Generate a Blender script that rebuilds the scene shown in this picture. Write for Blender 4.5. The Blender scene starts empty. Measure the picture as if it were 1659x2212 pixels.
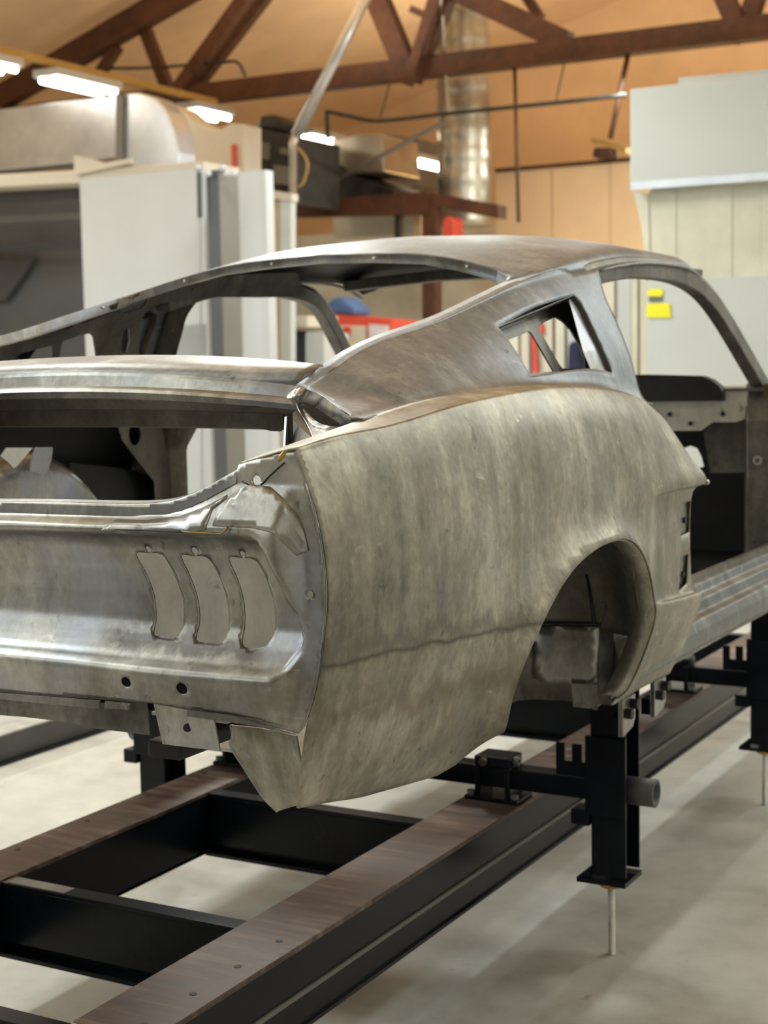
import bpy, bmesh, math, random
import numpy as np
from mathutils import Vector, Matrix
from mathutils.geometry import delaunay_2d_cdt
random.seed(7)
SC = bpy.context.scene
COL = SC.collection

# ------------------------------------------------------------------ camera
FPX = 3323.0
YAW, PITCH, ROLL = (math.radians(a) for a in (29.148, 5.513, -1.026))
CAM = np.array([2.05, -2.911, 1.485])
FW = np.array([-math.sin(YAW)*math.cos(PITCH), math.cos(YAW)*math.cos(PITCH), -math.sin(PITCH)])
R0 = np.array([math.cos(YAW), math.sin(YAW), 0.0])
U0 = np.cross(R0, FW)
RT = R0*math.cos(ROLL)+U0*math.sin(ROLL)
UP = U0*math.cos(ROLL)-R0*math.sin(ROLL)
cd = bpy.data.cameras.new('camera')
cam = bpy.data.objects.new('camera', cd)
COL.objects.link(cam)
M = Matrix.Identity(4)
for i in range(3):
    M[i][0], M[i][1], M[i][2], M[i][3] = RT[i], UP[i], -FW[i], CAM[i]
cam.matrix_world = M
cd.sensor_fit = 'HORIZONTAL'
cd.sensor_width = 36.0
cd.lens = 36.0*FPX/1659.0
cd.clip_end = 200
cd.dof.use_dof = True
cd.dof.focus_distance = 2.55
cd.dof.aperture_fstop = 7.5
SC.camera = cam

# ------------------------------------------------------------------ world, exposure
w = bpy.data.worlds.new('world'); SC.world = w
w.use_nodes = True
w.node_tree.nodes['Background'].inputs[0].default_value = (1.0, 0.93, 0.82, 1)
w.node_tree.nodes['Background'].inputs[1].default_value = 0.05
vs = SC.view_settings
vs.view_transform = 'Standard'; vs.look = 'None'; vs.gamma = 1.0; vs.exposure = 0.0
vs.use_curve_mapping = False
SC.cycles.use_denoising = True
SC.cycles.max_bounces = 8
SC.cycles.sample_clamp_indirect = 6.0

# ------------------------------------------------------------------ lamps of the hall (fluorescent rows), with uplights added to brighten the ceiling
def area(name, loc, sx, sy, power, col=(0.90, 0.985, 0.955), rot=(0, 0, 0)):
    l = bpy.data.lights.new(name, 'AREA'); l.shape = 'RECTANGLE'
    l.size, l.size_y, l.energy, l.color = sx, sy, power, col
    o = bpy.data.objects.new(name, l); o.location = loc; o.rotation_euler = rot
    COL.objects.link(o); return o
for X, Y, P in ((-2.7, -4.5, 45), (-2.7, -1.6, 62), (-2.7, 1.3, 70), (-2.7, 4.2, 115), (-2.7, 7.1, 75),
                (2.6, 3.2, 45), (2.6, 6.0, 70), (2.6, 9.0, 80), (2.9, -3.6, 16),
                (-7.2, -4.7, 90), (-7.2, -1.7, 190), (-7.2, 1.3, 190), (-7.2, 4.2, 60), (-2.7, 10.0, 80), (-2.7, 13.0, 100), (2.6, 12.0, 90)):
    area('lamp', (X, Y, 4.05), 0.32, 1.25, P)
for X, Y, P in ((-6.0, 3.0, 60), (-5.6, 9.0, 80), (-5.6, 14.0, 70), (-2.7, 2.0, 60), (-2.7, 8.5, 80), (-2.7, 13.0, 80), (2.6, 8.0, 60)):
    area('ceiling_fill', (X, Y, 4.2), 0.32, 1.25, P, (1.0, 0.88, 0.72), (math.pi, 0, 0))  # added fill lamps without fixtures, lifting the ceiling brightness
area('lamp', (-4.6, 15.6, 2.3), 0.5, 0.5, 60, (1.0, 0.66, 0.28), (math.radians(-60), 0, 0))

# ------------------------------------------------------------------ back-projection of measured picture points to world points
def ray(u, v): return FW+RT*(u-829.5)/FPX-UP*(v-1106.0)/FPX
def ax(u, v, x): d = ray(u, v); return CAM+d*(x-CAM[0])/d[0]
def ay(u, v, y): d = ray(u, v); return CAM+d*(y-CAM[1])/d[1]
def az(u, v, z): d = ray(u, v); return CAM+d*(z-CAM[2])/d[2]
def apl(u, v, p, n): d = ray(u, v); n = np.array(n, float); return CAM+d*((np.array(p)-CAM) @ n)/(d @ n)

# ------------------------------------------------------------------ material helpers
class NT:
    def __init__(s, name):
        s.m = bpy.data.materials.new(name); s.m.use_nodes = True
        s.t = s.m.node_tree; s.b = s.t.nodes['Principled BSDF']
        s.pos = s.t.nodes.new('ShaderNodeTexCoord').outputs['Object']
    def n(s, typ, **kw):
        x = s.t.nodes.new(typ)
        for k, v in kw.items(): setattr(x, k, v)
        return x
    def link(s, a, b): s.t.links.new(a, b)
    def mapped(s, scale, rot=(0, 0, 0), loc=(0, 0, 0)):
        m = s.n('ShaderNodeMapping'); m.inputs['Scale'].default_value = scale
        m.inputs['Rotation'].default_value = rot; m.inputs['Location'].default_value = loc
        s.link(s.pos, m.inputs['Vector']); return m.outputs[0]
    def noise(s, scale=(5, 5, 5), detail=6, rough=0.6, dist=0.0, loc=(0, 0, 0)):
        x = s.n('ShaderNodeTexNoise'); x.inputs['Scale'].default_value = 1.0
        x.inputs['Detail'].default_value = detail; x.inputs['Roughness'].default_value = rough
        x.inputs['Distortion'].default_value = dist
        s.link(s.mapped(scale, loc=loc), x.inputs['Vector']); return x.outputs['Fac']
    def ramp(s, f, stops, interp='LINEAR'):
        r = s.n('ShaderNodeValToRGB'); r.color_ramp.interpolation = interp
        e = r.color_ramp.elements
        while len(e) < len(stops): e.new(0.5)
        for k, (p, c) in enumerate(stops):
            e[k].position = p
            e[k].color = (c, c, c, 1) if not hasattr(c, '__len__') else (*c, 1)
        s.link(f, r.inputs[0]); return r.outputs[0]
    def math(s, op, a, b=None, c=None):
        x = s.n('ShaderNodeMath', operation=op)
        for k, v in enumerate((a, b, c)):
            if v is None: continue
            if isinstance(v, (int, float)): x.inputs[k].default_value = v
            else: s.link(v, x.inputs[k])
        return x.outputs[0]
    def mix(s, f, a, b, blend='MIX'):
        x = s.n('ShaderNodeMix', data_type='RGBA', blend_type=blend)
        for k, v in ((0, f), (6, a), (7, b)):
            if isinstance(v, (int, float)): x.inputs[k].default_value = v
            elif isinstance(v, tuple): x.inputs[k].default_value = (*v, 1)
            else: s.link(v, x.inputs[k])
        return x.outputs[2]
    def xyz(s):
        x = s.n('ShaderNodeSeparateXYZ'); s.link(s.pos, x.inputs[0]); return x.outputs
    def set(s, **kw):
        for k, v in kw.items():
            i = s.b.inputs[k.replace('_', ' ')]
            if isinstance(v, (int, float)): i.default_value = v
            elif isinstance(v, tuple): i.default_value = (*v, 1)
            else: s.link(v, i)
    def bump(s, h, strength=0.2, dist=0.01):
        b = s.n('ShaderNodeBump'); b.inputs['Strength'].default_value = strength
        b.inputs['Distance'].default_value = dist
        s.link(h, b.inputs['Height']); s.link(b.outputs[0], s.b.inputs['Normal'])

def plain(name, col, rough=0.6, metal=0.0, var=0.12, scale=3.0, emit=None):
    t = NT(name)
    f = t.noise((scale,)*3, 5)
    c = t.ramp(f, [(0.3, tuple(x*(1-var) for x in col)), (0.7, tuple(min(1, x*(1+var)) for x in col))])
    t.set(Base_Color=c, Roughness=rough, Metallic=metal)
    if name == 'black_jig_paint': t.b.inputs['Specular IOR Level'].default_value = 0.22
    if emit: t.set(Emission_Color=emit[0], Emission_Strength=emit[1])
    return t.m

def steel(name, lo, mid, hi, rlo=0.30, rhi=0.52, metal=0.9, rust=0.25, seam=False, blue=0.15, tail=False):
    t = NT(name)
    n1 = t.noise((3.2, 3.2, 3.2), 8, 0.62, 0.35)
    n2 = t.noise((17, 17, 2.6), 6, 0.6, 0.2)
    n3 = t.noise((75, 75, 60), 4, 0.6)
    n4 = t.noise((11, 11, 9), 9, 0.7, 0.8, (3, 1, 7))
    f = t.math('ADD', t.math('MULTIPLY', n1, 0.40), t.math('ADD', t.math('MULTIPLY', n2, 0.27), t.math('ADD', t.math('MULTIPLY', n3, 0.13), t.math('MULTIPLY', n4, 0.20))))
    c = t.ramp(f, [(0.385, lo), (0.50, mid), (0.61, hi)])
    n5 = t.noise((2.3, 2.3, 1.5), 7, 0.65, 0.5, (9, 4, 2))
    c = t.mix(t.math('MULTIPLY', t.ramp(n5, [(0.50, 0.0), (0.68, 1.0)]), rust), c, (0.27, 0.205, 0.135))
    n6 = t.noise((4.2, 4.2, 4.2), 6, 0.6, 0.6, (1, 8, 5))
    c = t.mix(t.math('MULTIPLY', t.ramp(n6, [(0.54, 0.0), (0.70, 1.0)]), blue), c, (0.26, 0.29, 0.36))
    n8 = t.noise((9, 9, 15), 9, 0.75, 1.2, (4, 2, 9))
    c = t.mix(t.ramp(n8, [(0.62, 0.0), (0.70, 0.65)]), c, tuple(min(0.9, x*1.35) for x in hi))
    n7 = t.noise((26, 26, 20), 5, 0.55, 0.3, (5, 5, 1))
    c = t.mix(t.ramp(n7, [(0.66, 0.0), (0.72, 0.55)]), c, tuple(x*0.35 for x in lo))
    if seam:      # lapped repair seam on the lower quarter, with grinding marks under it
        x, y, z = t.xyz()
        fade = t.math('MULTIPLY_ADD', y, -6.0, -0.9); fade.node.use_clamp = True
        line = t.math('ADD', z, t.math('MULTIPLY', y, 0.055))
        wob = t.math('MULTIPLY', t.math('SUBTRACT', t.noise((9, 9, 9), 5), 0.5), 0.03)
        d = t.math('ABSOLUTE', t.math('SUBTRACT', t.math('ADD', line, wob), 0.978))
        c = t.mix(t.math('MULTIPLY', t.ramp(d, [(0.0015, 0.8), (0.006, 0.0)]), fade), c, (0.05, 0.045, 0.04))
        wob2 = t.math('MULTIPLY', t.math('SUBTRACT', t.noise((14, 14, 5), 7, 0.7), 0.5), 0.16)
        d2 = t.math('ABSOLUTE', t.math('SUBTRACT', t.math('ADD', line, wob2), 1.0))
        c = t.mix(t.math('MULTIPLY', t.math('MULTIPLY', t.ramp(d2, [(0.005, 1.0), (0.028, 0.0)]), 0.6), fade), c, (0.13, 0.125, 0.115))
        d3 = t.math('ABSOLUTE', t.math('SUBTRACT', t.math('ADD', line, wob2), 0.885))
        c = t.mix(t.math('MULTIPLY', t.math('MULTIPLY', t.ramp(d3, [(0.004, 1.0), (0.03, 0.0)]), 0.6), fade), c, (0.20, 0.155, 0.11))
    if tail:      # scorched, pitted repair band under the lamp slots
        x, y, z = t.xyz()
        wob = t.math('MULTIPLY', t.math('SUBTRACT', t.noise((22, 22, 22), 8, 0.7, 0.5), 0.5), 0.09)
        d = t.math('ABSOLUTE', t.math('SUBTRACT', t.math('ADD', z, wob), 1.046))
        xm = t.math('ABSOLUTE', t.math('SUBTRACT', t.math('ABSOLUTE', x), 0.59))
        m = t.math('MULTIPLY', t.ramp(d, [(0.006, 1.0), (0.022, 0.0)]), t.ramp(xm, [(0.13, 1.0), (0.19, 0.0)]))
        c = t.mix(t.math('MULTIPLY', m, 0.72), c, (0.10, 0.098, 0.10))
        h = t.ramp(t.noise((5, 5, 5), 4, 0.5, 0.4, (7, 7, 7)), [(0.50, 0.0), (0.64, 0.5)])
        c = t.mix(h, c, (0.40, 0.44, 0.56))
    t.set(Base_Color=c, Metallic=metal, Roughness=t.ramp(t.math('ADD', t.math('MULTIPLY', n4, 0.6), t.math('MULTIPLY', n2, 0.4)), [(0.3, rlo), (0.7, rhi)]))
    t.bump(t.math('ADD', t.math('MULTIPLY', n3, 0.35), n4), 0.10, 0.004)
    return t.m

MAT = {}
MAT['side'] = steel('bare_steel_side', (0.145, 0.138, 0.115), (0.33, 0.315, 0.26), (0.62, 0.60, 0.52), 0.36, 0.52, 0.64, 0.26, True, 0.25)
MAT['top'] = steel('bare_steel_top', (0.13, 0.135, 0.138), (0.225, 0.233, 0.235), (0.42, 0.43, 0.42), 0.34, 0.52, 0.8, 0.10, False, 0.15)
MAT['sail'] = steel('bare_steel_sail', (0.13, 0.155, 0.185), (0.235, 0.27, 0.315), (0.42, 0.455, 0.495), 0.40, 0.54, 0.5, 0.05, False, 0.14)
MAT['tail'] = steel('bare_steel_tail', (0.175, 0.175, 0.162), (0.35, 0.348, 0.325), (0.60, 0.60, 0.575), 0.28, 0.46, 0.9, 0.25, False, 0.25, True)
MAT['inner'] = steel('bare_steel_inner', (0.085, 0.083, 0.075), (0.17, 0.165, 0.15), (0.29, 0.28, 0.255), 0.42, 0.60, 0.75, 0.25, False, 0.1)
MAT['light'] = steel('ground_bright_steel', (0.55, 0.54, 0.52), (0.70, 0.69, 0.67), (0.85, 0.84, 0.82), 0.25, 0.42, 0.9, 0.05, False, 0.3)
MAT['rusty'] = steel('rough_scaled_steel', (0.09, 0.088, 0.082), (0.20, 0.195, 0.18), (0.40, 0.39, 0.365), 0.5, 0.75, 0.6, 0.3, False, 0.2)
MAT['boot'] = steel('brightened_boot_steel', (0.44, 0.435, 0.405), (0.66, 0.65, 0.61), (0.82, 0.81, 0.76), 0.5, 0.7, 0.2, 0.1, False, 0.25)  # bare steel made paler to stand in for light reaching the boot
MAT['primer_and_shade'] = plain('dark_primer_and_shade', (0.016, 0.018, 0.022), 0.55, 0.0, 0.4, 6)  # near-black paint, also put on where only shade darkens the shell
MAT['brass'] = plain('weld_brass', (0.55, 0.38, 0.10), 0.45, 0.8, 0.4, 40)
MAT['black'] = plain('black_jig_paint', (0.006, 0.0075, 0.012), 0.26, 0.0, 0.3, 8)
t = NT('rusty_rail_plate')
f = t.math('ADD', t.math('MULTIPLY', t.noise((3, 3, 3), 7), 0.5), t.math('MULTIPLY', t.noise((4, 40, 30), 6), 0.5))
t.set(Base_Color=t.ramp(f, [(0.36, (0.05, 0.032, 0.026)), (0.5, (0.13, 0.085, 0.068)), (0.66, (0.32, 0.255, 0.225))]), Roughness=t.ramp(f, [(0.35, 0.38), (0.65, 0.6)]), Metallic=0.45)
MAT['railtop'] = t.m
t = NT('polished_floor_concrete')
f = t.math('ADD', t.math('MULTIPLY', t.noise((0.9, 0.9, 1), 8, 0.65, 0.4), 0.6), t.math('MULTIPLY', t.noise((7, 7, 1), 6, 0.65), 0.4))
c = t.ramp(f, [(0.36, (0.345, 0.335, 0.303)), (0.5, (0.475, 0.462, 0.418)), (0.66, (0.57, 0.557, 0.51))])
spot = t.ramp(t.noise((13, 13, 1), 3, 0.5, 0.2, (2, 2, 0)), [(0.70, 0.0), (0.76, 0.6)])
c = t.mix(spot, c, (0.20, 0.19, 0.17))
t.set(Base_Color=c, Roughness=t.ramp(f, [(0.35, 0.42), (0.65, 0.62)]))
MAT['floor'] = t.m
MAT['white'] = plain('white_wall_paint', (0.50, 0.515, 0.525), 0.5, 0, 0.04, 2)
MAT['frontwall'] = plain('grey_block_wall', (0.36, 0.36, 0.335), 0.7, 0, 0.08, 1.2)
MAT['wallwhite'] = plain('white_side_wall', (0.78, 0.80, 0.79), 0.6, 0, 0.04, 1)
MAT['cream'] = plain('cream_panel_paint', (0.62, 0.57, 0.48), 0.5, 0, 0.06, 2)
MAT['beige'] = plain('beige_wall_board', (0.52, 0.42, 0.29), 0.7, 0, 0.08, 1.2)
MAT['tan'] = plain('tan_roof_insulation', (0.80, 0.56, 0.33), 0.8, 0, 0.12, 0.9)
t = NT('brown_truss_timber')
f = t.math('ADD', t.math('MULTIPLY', t.noise((2, 2, 2), 6), 0.6), t.math('MULTIPLY', t.noise((12, 12, 12), 5), 0.4))
t.set(Base_Color=t.ramp(f, [(0.35, (0.045, 0.014, 0.006)), (0.65, (0.115, 0.042, 0.017))]), Roughness=0.6)
MAT['timber'] = t.m
MAT['galv'] = plain('galvanised_duct_sheet', (0.62, 0.65, 0.70), 0.30, 0.85, 0.18, 2.5)
MAT['spiral'] = plain('spiral_duct_sheet', (0.50, 0.46, 0.38), 0.35, 0.85, 0.2, 3)
MAT['grey'] = plain('dark_grey_booth', (0.10, 0.105, 0.11), 0.6, 0, 0.1, 2)
MAT['lift1'] = plain('dark_lift_grey', (0.060, 0.063, 0.070), 0.45, 0, 0.1, 2)
MAT['lift2'] = plain('mid_lift_grey', (0.16, 0.155, 0.14), 0.45, 0, 0.1, 2)
MAT['machine'] = plain('black_machine', (0.035, 0.034, 0.032), 0.5, 0.2, 0.5, 7)
MAT['curtain'] = plain('grubby_booth_curtain', (0.60, 0.58, 0.48), 0.55, 0, 0.18, 1.6)
MAT['booth'] = plain('white_booth_sheet', (0.54, 0.57, 0.565), 0.4, 0, 0.04, 1.5)
MAT['yellow'] = plain('yellow_sticker', (0.90, 0.80, 0.02), 0.5, 0, 0.06, 20)
MAT['red'] = plain('red_enamel', (0.62, 0.07, 0.04), 0.4, 0, 0.1, 4)
MAT['blue'] = plain('blue_cloth', (0.06, 0.12, 0.27), 0.7, 0, 0.3, 8)
MAT['navy'] = plain('navy_cloth', (0.012, 0.014, 0.05), 0.8, 0, 0.3, 8)
MAT['glass'] = plain('grey_window_film', (0.30, 0.32, 0.33), 0.25, 0, 0.1, 2)
MAT['pinkish'] = plain('faded_poster', (0.62, 0.55, 0.58), 0.6, 0, 0.3, 6)
MAT['lamp'] = plain('lit_tube', (1, 0.95, 0.85), 0.5, 0, 0.0, 1, ((1.0, 0.90, 0.74), 14.0))
MAT['gold'] = plain('ochre_conduit', (0.45, 0.28, 0.08), 0.5, 0, 0.1, 3)
MAT['concretebeam'] = plain('grey_beam_steel', (0.085, 0.088, 0.09), 0.5, 0.2, 0.15, 4)
MAT['pale_grey'] = plain('pale_beam_top', (0.34, 0.33, 0.31), 0.8, 0, 0.25, 12)  # paler grey than the beam sides

# ------------------------------------------------------------------ object helpers
def link(o, parent=None):
    COL.objects.link(o)
    if parent is not None:
        o.parent = parent; o.location = [-c for c in parent.location] if parent.type == 'EMPTY' and parent.parent is None else (0, 0, 0)
    return o
def mesh(name, verts, faces, mat, parent=None, smooth=False, solid=0.0, offset=-1.0, bevel=0.0, seg=2):
    me = bpy.data.meshes.new(name)
    me.from_pydata([tuple(map(float, v)) for v in verts], [], [tuple(map(int, f)) for f in faces])
    me.materials.append(MAT[mat] if isinstance(mat, str) else mat)
    if smooth: me.polygons.foreach_set('use_smooth', [True]*len(me.polygons))
    me.update()
    o = bpy.data.objects.new(name, me); link(o, parent)
    if solid:
        s = o.modifiers.new('thickness', 'SOLIDIFY'); s.thickness = solid; s.offset = offset; s.use_rim = True
    if bevel:
        b = o.modifiers.new('edges', 'BEVEL'); b.width = bevel; b.segments = seg; b.limit_method = 'ANGLE'
    return o
def thing(name, label, cat, loc, group=None):
    o = bpy.data.objects.new(name, None); o.location = loc; COL.objects.link(o)
    o.empty_display_size = 0.1
    tag(o, label, cat, group); return o
def tag(o, label, cat, group=None):
    o['label'] = label; o['category'] = cat
    if group: o['group'] = group
    return o
def struct(o): o['kind'] = 'structure'; return o
class MB:
    def __init__(s): s.v, s.f = [], []
    def add(s, V, F):
        b = len(s.v); s.v += [tuple(map(float, p)) for p in V]; s.f += [tuple(b+i for i in f) for f in F]; return s
    def box(s, x0, x1, y0, y1, z0, z1):
        return s.add([(x0, y0, z0), (x1, y0, z0), (x1, y1, z0), (x0, y1, z0), (x0, y0, z1), (x1, y0, z1), (x1, y1, z1), (x0, y1, z1)],
                     [(0, 3, 2, 1), (4, 5, 6, 7), (0, 1, 5, 4), (1, 2, 6, 5), (2, 3, 7, 6), (3, 0, 4, 7)])
    def beam(s, a, b, wdt, h, up=(0, 0, 1)):
        a, b = np.array(a, float), np.array(b, float); d = b-a; d /= np.linalg.norm(d)
        sd = np.cross(d, up); sd /= np.linalg.norm(sd); u2 = np.cross(sd, d)
        P = [p+sd*i*wdt/2+u2*j*h/2 for p in (a, b) for i, j in ((-1, -1), (1, -1), (1, 1), (-1, 1))]
        return s.add(P, [(3, 2, 1, 0), (4, 5, 6, 7), (0, 1, 5, 4), (1, 2, 6, 5), (2, 3, 7, 6), (3, 0, 4, 7)])
    def tube(s, pts, r, n=12, cap=True):
        pts = [np.array(p, float) for p in pts]; L = len(pts)
        rr = r if hasattr(r, '__len__') else [r]*L
        V, F = [], []; ref = None
        for i, p in enumerate(pts):
            d = pts[min(i+1, L-1)]-pts[max(i-1, 0)]; d /= np.linalg.norm(d)
            if ref is None: ref = np.array((0, 0, 1.0)) if abs(d[2]) < 0.9 else np.array((1.0, 0, 0))
            a = np.cross(d, ref); a /= np.linalg.norm(a); b = np.cross(a, d); ref = b
            V += [p+rr[i]*(math.cos(2*math.pi*k/n)*a+math.sin(2*math.pi*k/n)*b) for k in range(n)]
        for i in range(L-1):
            for k in range(n):
                F.append((i*n+k, i*n+(k+1) % n, (i+1)*n+(k+1) % n, (i+1)*n+k))
        if cap: F += [tuple(range(n))[::-1], tuple((L-1)*n+k for k in range(n))]
        return s.add(V, F)
    def ring(s, c, axis, r0, r1, L, n=20):     # hollow tube stub
        c = np.array(c, float); d = np.array(axis, float); d /= np.linalg.norm(d)
        a = np.cross(d, (0, 0, 1.0)) if abs(d[2]) < 0.9 else np.array((1.0, 0, 0)); a /= np.linalg.norm(a); b = np.cross(a, d)
        V, F = [], []
        for rr, h in ((r1, 0), (r1, L), (r0, L), (r0, 0)):
            V += [c+d*h+rr*(math.cos(2*math.pi*k/n)*a+math.sin(2*math.pi*k/n)*b) for k in range(n)]
        for i in range(4):
            j = (i+1) % 4
            for k in range(n): F.append((i*n+k, i*n+(k+1) % n, j*n+(k+1) % n, j*n+k))
        return s.add(V, F)
    def build(s, name, mat, parent=None, smooth=False, bevel=0.0, seg=2, **k): return mesh(name, s.v, s.f, mat, parent, smooth, bevel=bevel, seg=seg, **k)

def cr(pts, n=8, closed=False):                # Catmull-Rom through points
    P = np.array(pts, float); N = len(P); out = []
    rng = range(N if closed else N-1)
    for i in rng:
        if closed: p0, p1, p2, p3 = P[(i-1) % N], P[i], P[(i+1) % N], P[(i+2) % N]
        else:
            p1, p2 = P[i], P[i+1]; p0 = P[i-1] if i else 2*p1-p2; p3 = P[i+2] if i+2 < N else 2*p2-p1
        for k in range(n):
            t = k/n
            out.append(0.5*((2*p1)+(p2-p0)*t+(2*p0-5*p1+4*p2-p3)*t*t+(3*p1-p0-3*p2+p3)*t**3))
    if not closed: out.append(P[-1])
    return np.array(out)
def resample(pts, step, closed=True):
    P = np.array(pts, float)
    if closed: P = np.vstack([P, P[:1]])
    out = []
    for a, b in zip(P[:-1], P[1:]):
        n = max(1, int(round(np.linalg.norm(b-a)/step)))
        out += [a+(b-a)*k/n for k in range(n)]
    if not closed: out.append(P[-1])
    return np.array(out)
def inpoly(P, Q):
    x, y = P[:, 0], P[:, 1]; r = np.zeros(len(P), bool); n = len(Q); j = n-1
    for i in range(n):
        (xi, yi), (xj, yj) = Q[i], Q[j]
        if yi != yj: r ^= ((yi > y) != (yj > y)) & (x < (xj-xi)*(y-yi)/(yj-yi)+xi)
        j = i
    return r
def segdist(P, Q, closed=True):
    D = np.full(len(P), 1e9); n = len(Q)
    for i in range(n if closed else n-1):
        a, b = Q[i], Q[(i+1) % n]; ab = b-a; L = max(ab @ ab, 1e-12)
        t = np.clip(((P-a) @ ab)/L, 0, 1); D = np.minimum(D, np.linalg.norm(P-(a+t[:, None]*ab), axis=1))
    return D
def patch(fn, outer, holes, step, sc=(1, 1)):  # trimmed surface: 2-D domain outline + holes, triangulated, lifted by fn
    sc = np.array(sc, float)
    loops = [np.array(outer, float)*sc]+[np.array(h, float)*sc for h in holes]
    loops = [resample(l, step) for l in loops]
    lo, hi = loops[0].min(0), loops[0].max(0)
    gx, gy = np.arange(lo[0], hi[0]+step, step), np.arange(lo[1], hi[1]+step, step*0.9)
    G = np.array([(x+(step/2 if j % 2 else 0), y) for j, y in enumerate(gy) for x in gx])
    k = inpoly(G, loops[0])
    for h in loops[1:]: k &= ~inpoly(G, h)
    G = G[k]
    D = np.full(len(G), 1e9)
    for l in loops: D = np.minimum(D, segdist(G, l))
    G = G[D > step*0.45]
    pts, edges = [], []
    for l in loops:
        b = len(pts); pts += list(l); edges += [(b+i, b+(i+1) % len(l)) for i in range(len(l))]
    pts += list(G)
    v, _, fc, *_ = delaunay_2d_cdt([Vector(p) for p in pts], edges, [], 0, 1e-6)
    V = np.array([tuple(p) for p in v]); F = np.array([tuple(q) for q in fc if len(q) == 3])
    c = V[F].mean(1); k = inpoly(c, loops[0])
    for h in loops[1:]: k &= ~inpoly(c, h)
    F = F[k]
    return fn(V/sc), [tuple(q) for q in F]
def pchip(xk, Y, x):
    xk = np.array(xk, float); Y = np.array(Y, float); h = np.diff(xk)[:, None]; d = np.diff(Y, axis=0)/h
    m = np.zeros_like(Y); m[0], m[-1] = d[0], d[-1]
    w1, w2 = 2*h[1:]+h[:-1], h[1:]+2*h[:-1]
    with np.errstate(all='ignore'): hm = (w1+w2)/(w1/d[:-1]+w2/d[1:])
    m[1:-1] = np.where(d[:-1]*d[1:] > 0, hm, 0)
    x = np.clip(x, xk[0], xk[-1]); i = np.clip(np.searchsorted(xk, x)-1, 0, len(xk)-2); t = ((x-xk[i])/h[i, 0])[:, None]; H = h[i]
    return (2*t**3-3*t**2+1)*Y[i]+(t**3-2*t**2+t)*H*m[i]+(-2*t**3+3*t**2)*Y[i+1]+(t**3-t**2)*H*m[i+1]
class Loft:                                    # stations along the car, each a profile of (x, z) knots
    def __init__(s, tab):
        s.ys = [r[0] for r in tab]; s.K = np.array([r[1] for r in tab], float); s.nr = s.K.shape[1]
    def ev(s, y, t):
        y = np.asarray(y, float); t = np.asarray(t, float)
        K = pchip(s.ys, s.K.reshape(len(s.ys), -1), y).reshape(len(y), s.nr, 2)
        i = np.clip(np.floor(t).astype(int), 0, s.nr-2); u = (t-i)[:, None]; a = np.arange(len(y))
        p1, p2 = K[a, i], K[a, i+1]; p0 = np.where((i > 0)[:, None], K[a, np.maximum(i-1, 0)], 2*p1-p2); p3 = np.where((i+2 < s.nr)[:, None], K[a, np.minimum(i+2, s.nr-1)], 2*p2-p1)
        return 0.5*((2*p1)+(p2-p0)*u+(2*p0-5*p1+4*p2-p3)*u*u+(3*p1-p0-3*p2+p3)*u**3)
    def inv(s, y, z, lo=0.0, hi=None):         # profile parameter at a height
        hi = s.nr-1 if hi is None else hi
        T = np.linspace(lo, hi, 160); q = s.ev(np.full(160, y), T)[:, 1]
        if q[0] > q[-1]: q, T = q[::-1], T[::-1]
        q = np.maximum.accumulate(q); return float(np.interp(z, q, T))
    def hit(s, u, v, lo=0.0, hi=None, x=0.75):  # measured picture point on this surface -> (y, t)
        for _ in range(14):
            P = ax(u, v, x); t = s.inv(P[1], P[2], lo, hi); x += 0.6*(s.ev([P[1]], [t])[0, 0]-x)
        return P[1], t

# ------------------------------------------------------------------ hall: floor, walls, roof
X0, X1, Y0, Y1, EAVE, RX, RZ, EAVE2 = -11.8, 3.4, -8.0, 18.0, 4.6, -3.0, 7.4, 5.37
def quad(name, pts, mat, kind=True, thick=0.06):
    o = mesh(name, pts, [tuple(range(len(pts)))], mat, None, solid=thick, offset=1.0 if False else -1.0)
    return struct(o) if kind else o
quad('floor', [(X0, Y0, 0), (X1, Y0, 0), (X1, Y1, 0), (X0, Y1, 0)], 'floor')
quad('wall_left', [(X0, Y0, 0), (X0, Y1, 0), (X0, Y1, EAVE), (X0, Y0, EAVE)], 'beige')
quad('wall_right', [(X1, Y0, 0), (X1, Y0, EAVE2), (X1, Y1, EAVE2), (X1, Y1, 0)], 'wallwhite')
quad('wall_back', [(X0, Y1, 0), (X1, Y1, 0), (X1, Y1, EAVE2), (RX, Y1, RZ), (X0, Y1, EAVE)], 'tan')
quad('wall_front', [(X0, Y0, 0), (X0, Y0, EAVE), (RX, Y0, RZ), (X1, Y0, EAVE2), (X1, Y0, 0)], 'frontwall')
MBc = MB()
MBc.add([(X0, Y0, EAVE), (RX, Y0, RZ), (RX, Y1, RZ), (X0, Y1, EAVE), (X1, Y0, EAVE2), (X1, Y1, EAVE2)], [(0, 3, 2, 1), (1, 2, 5, 4)])
struct(mesh('ceiling', MBc.v, MBc.f, 'tan', None, solid=0.05, offset=1.0))

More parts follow.
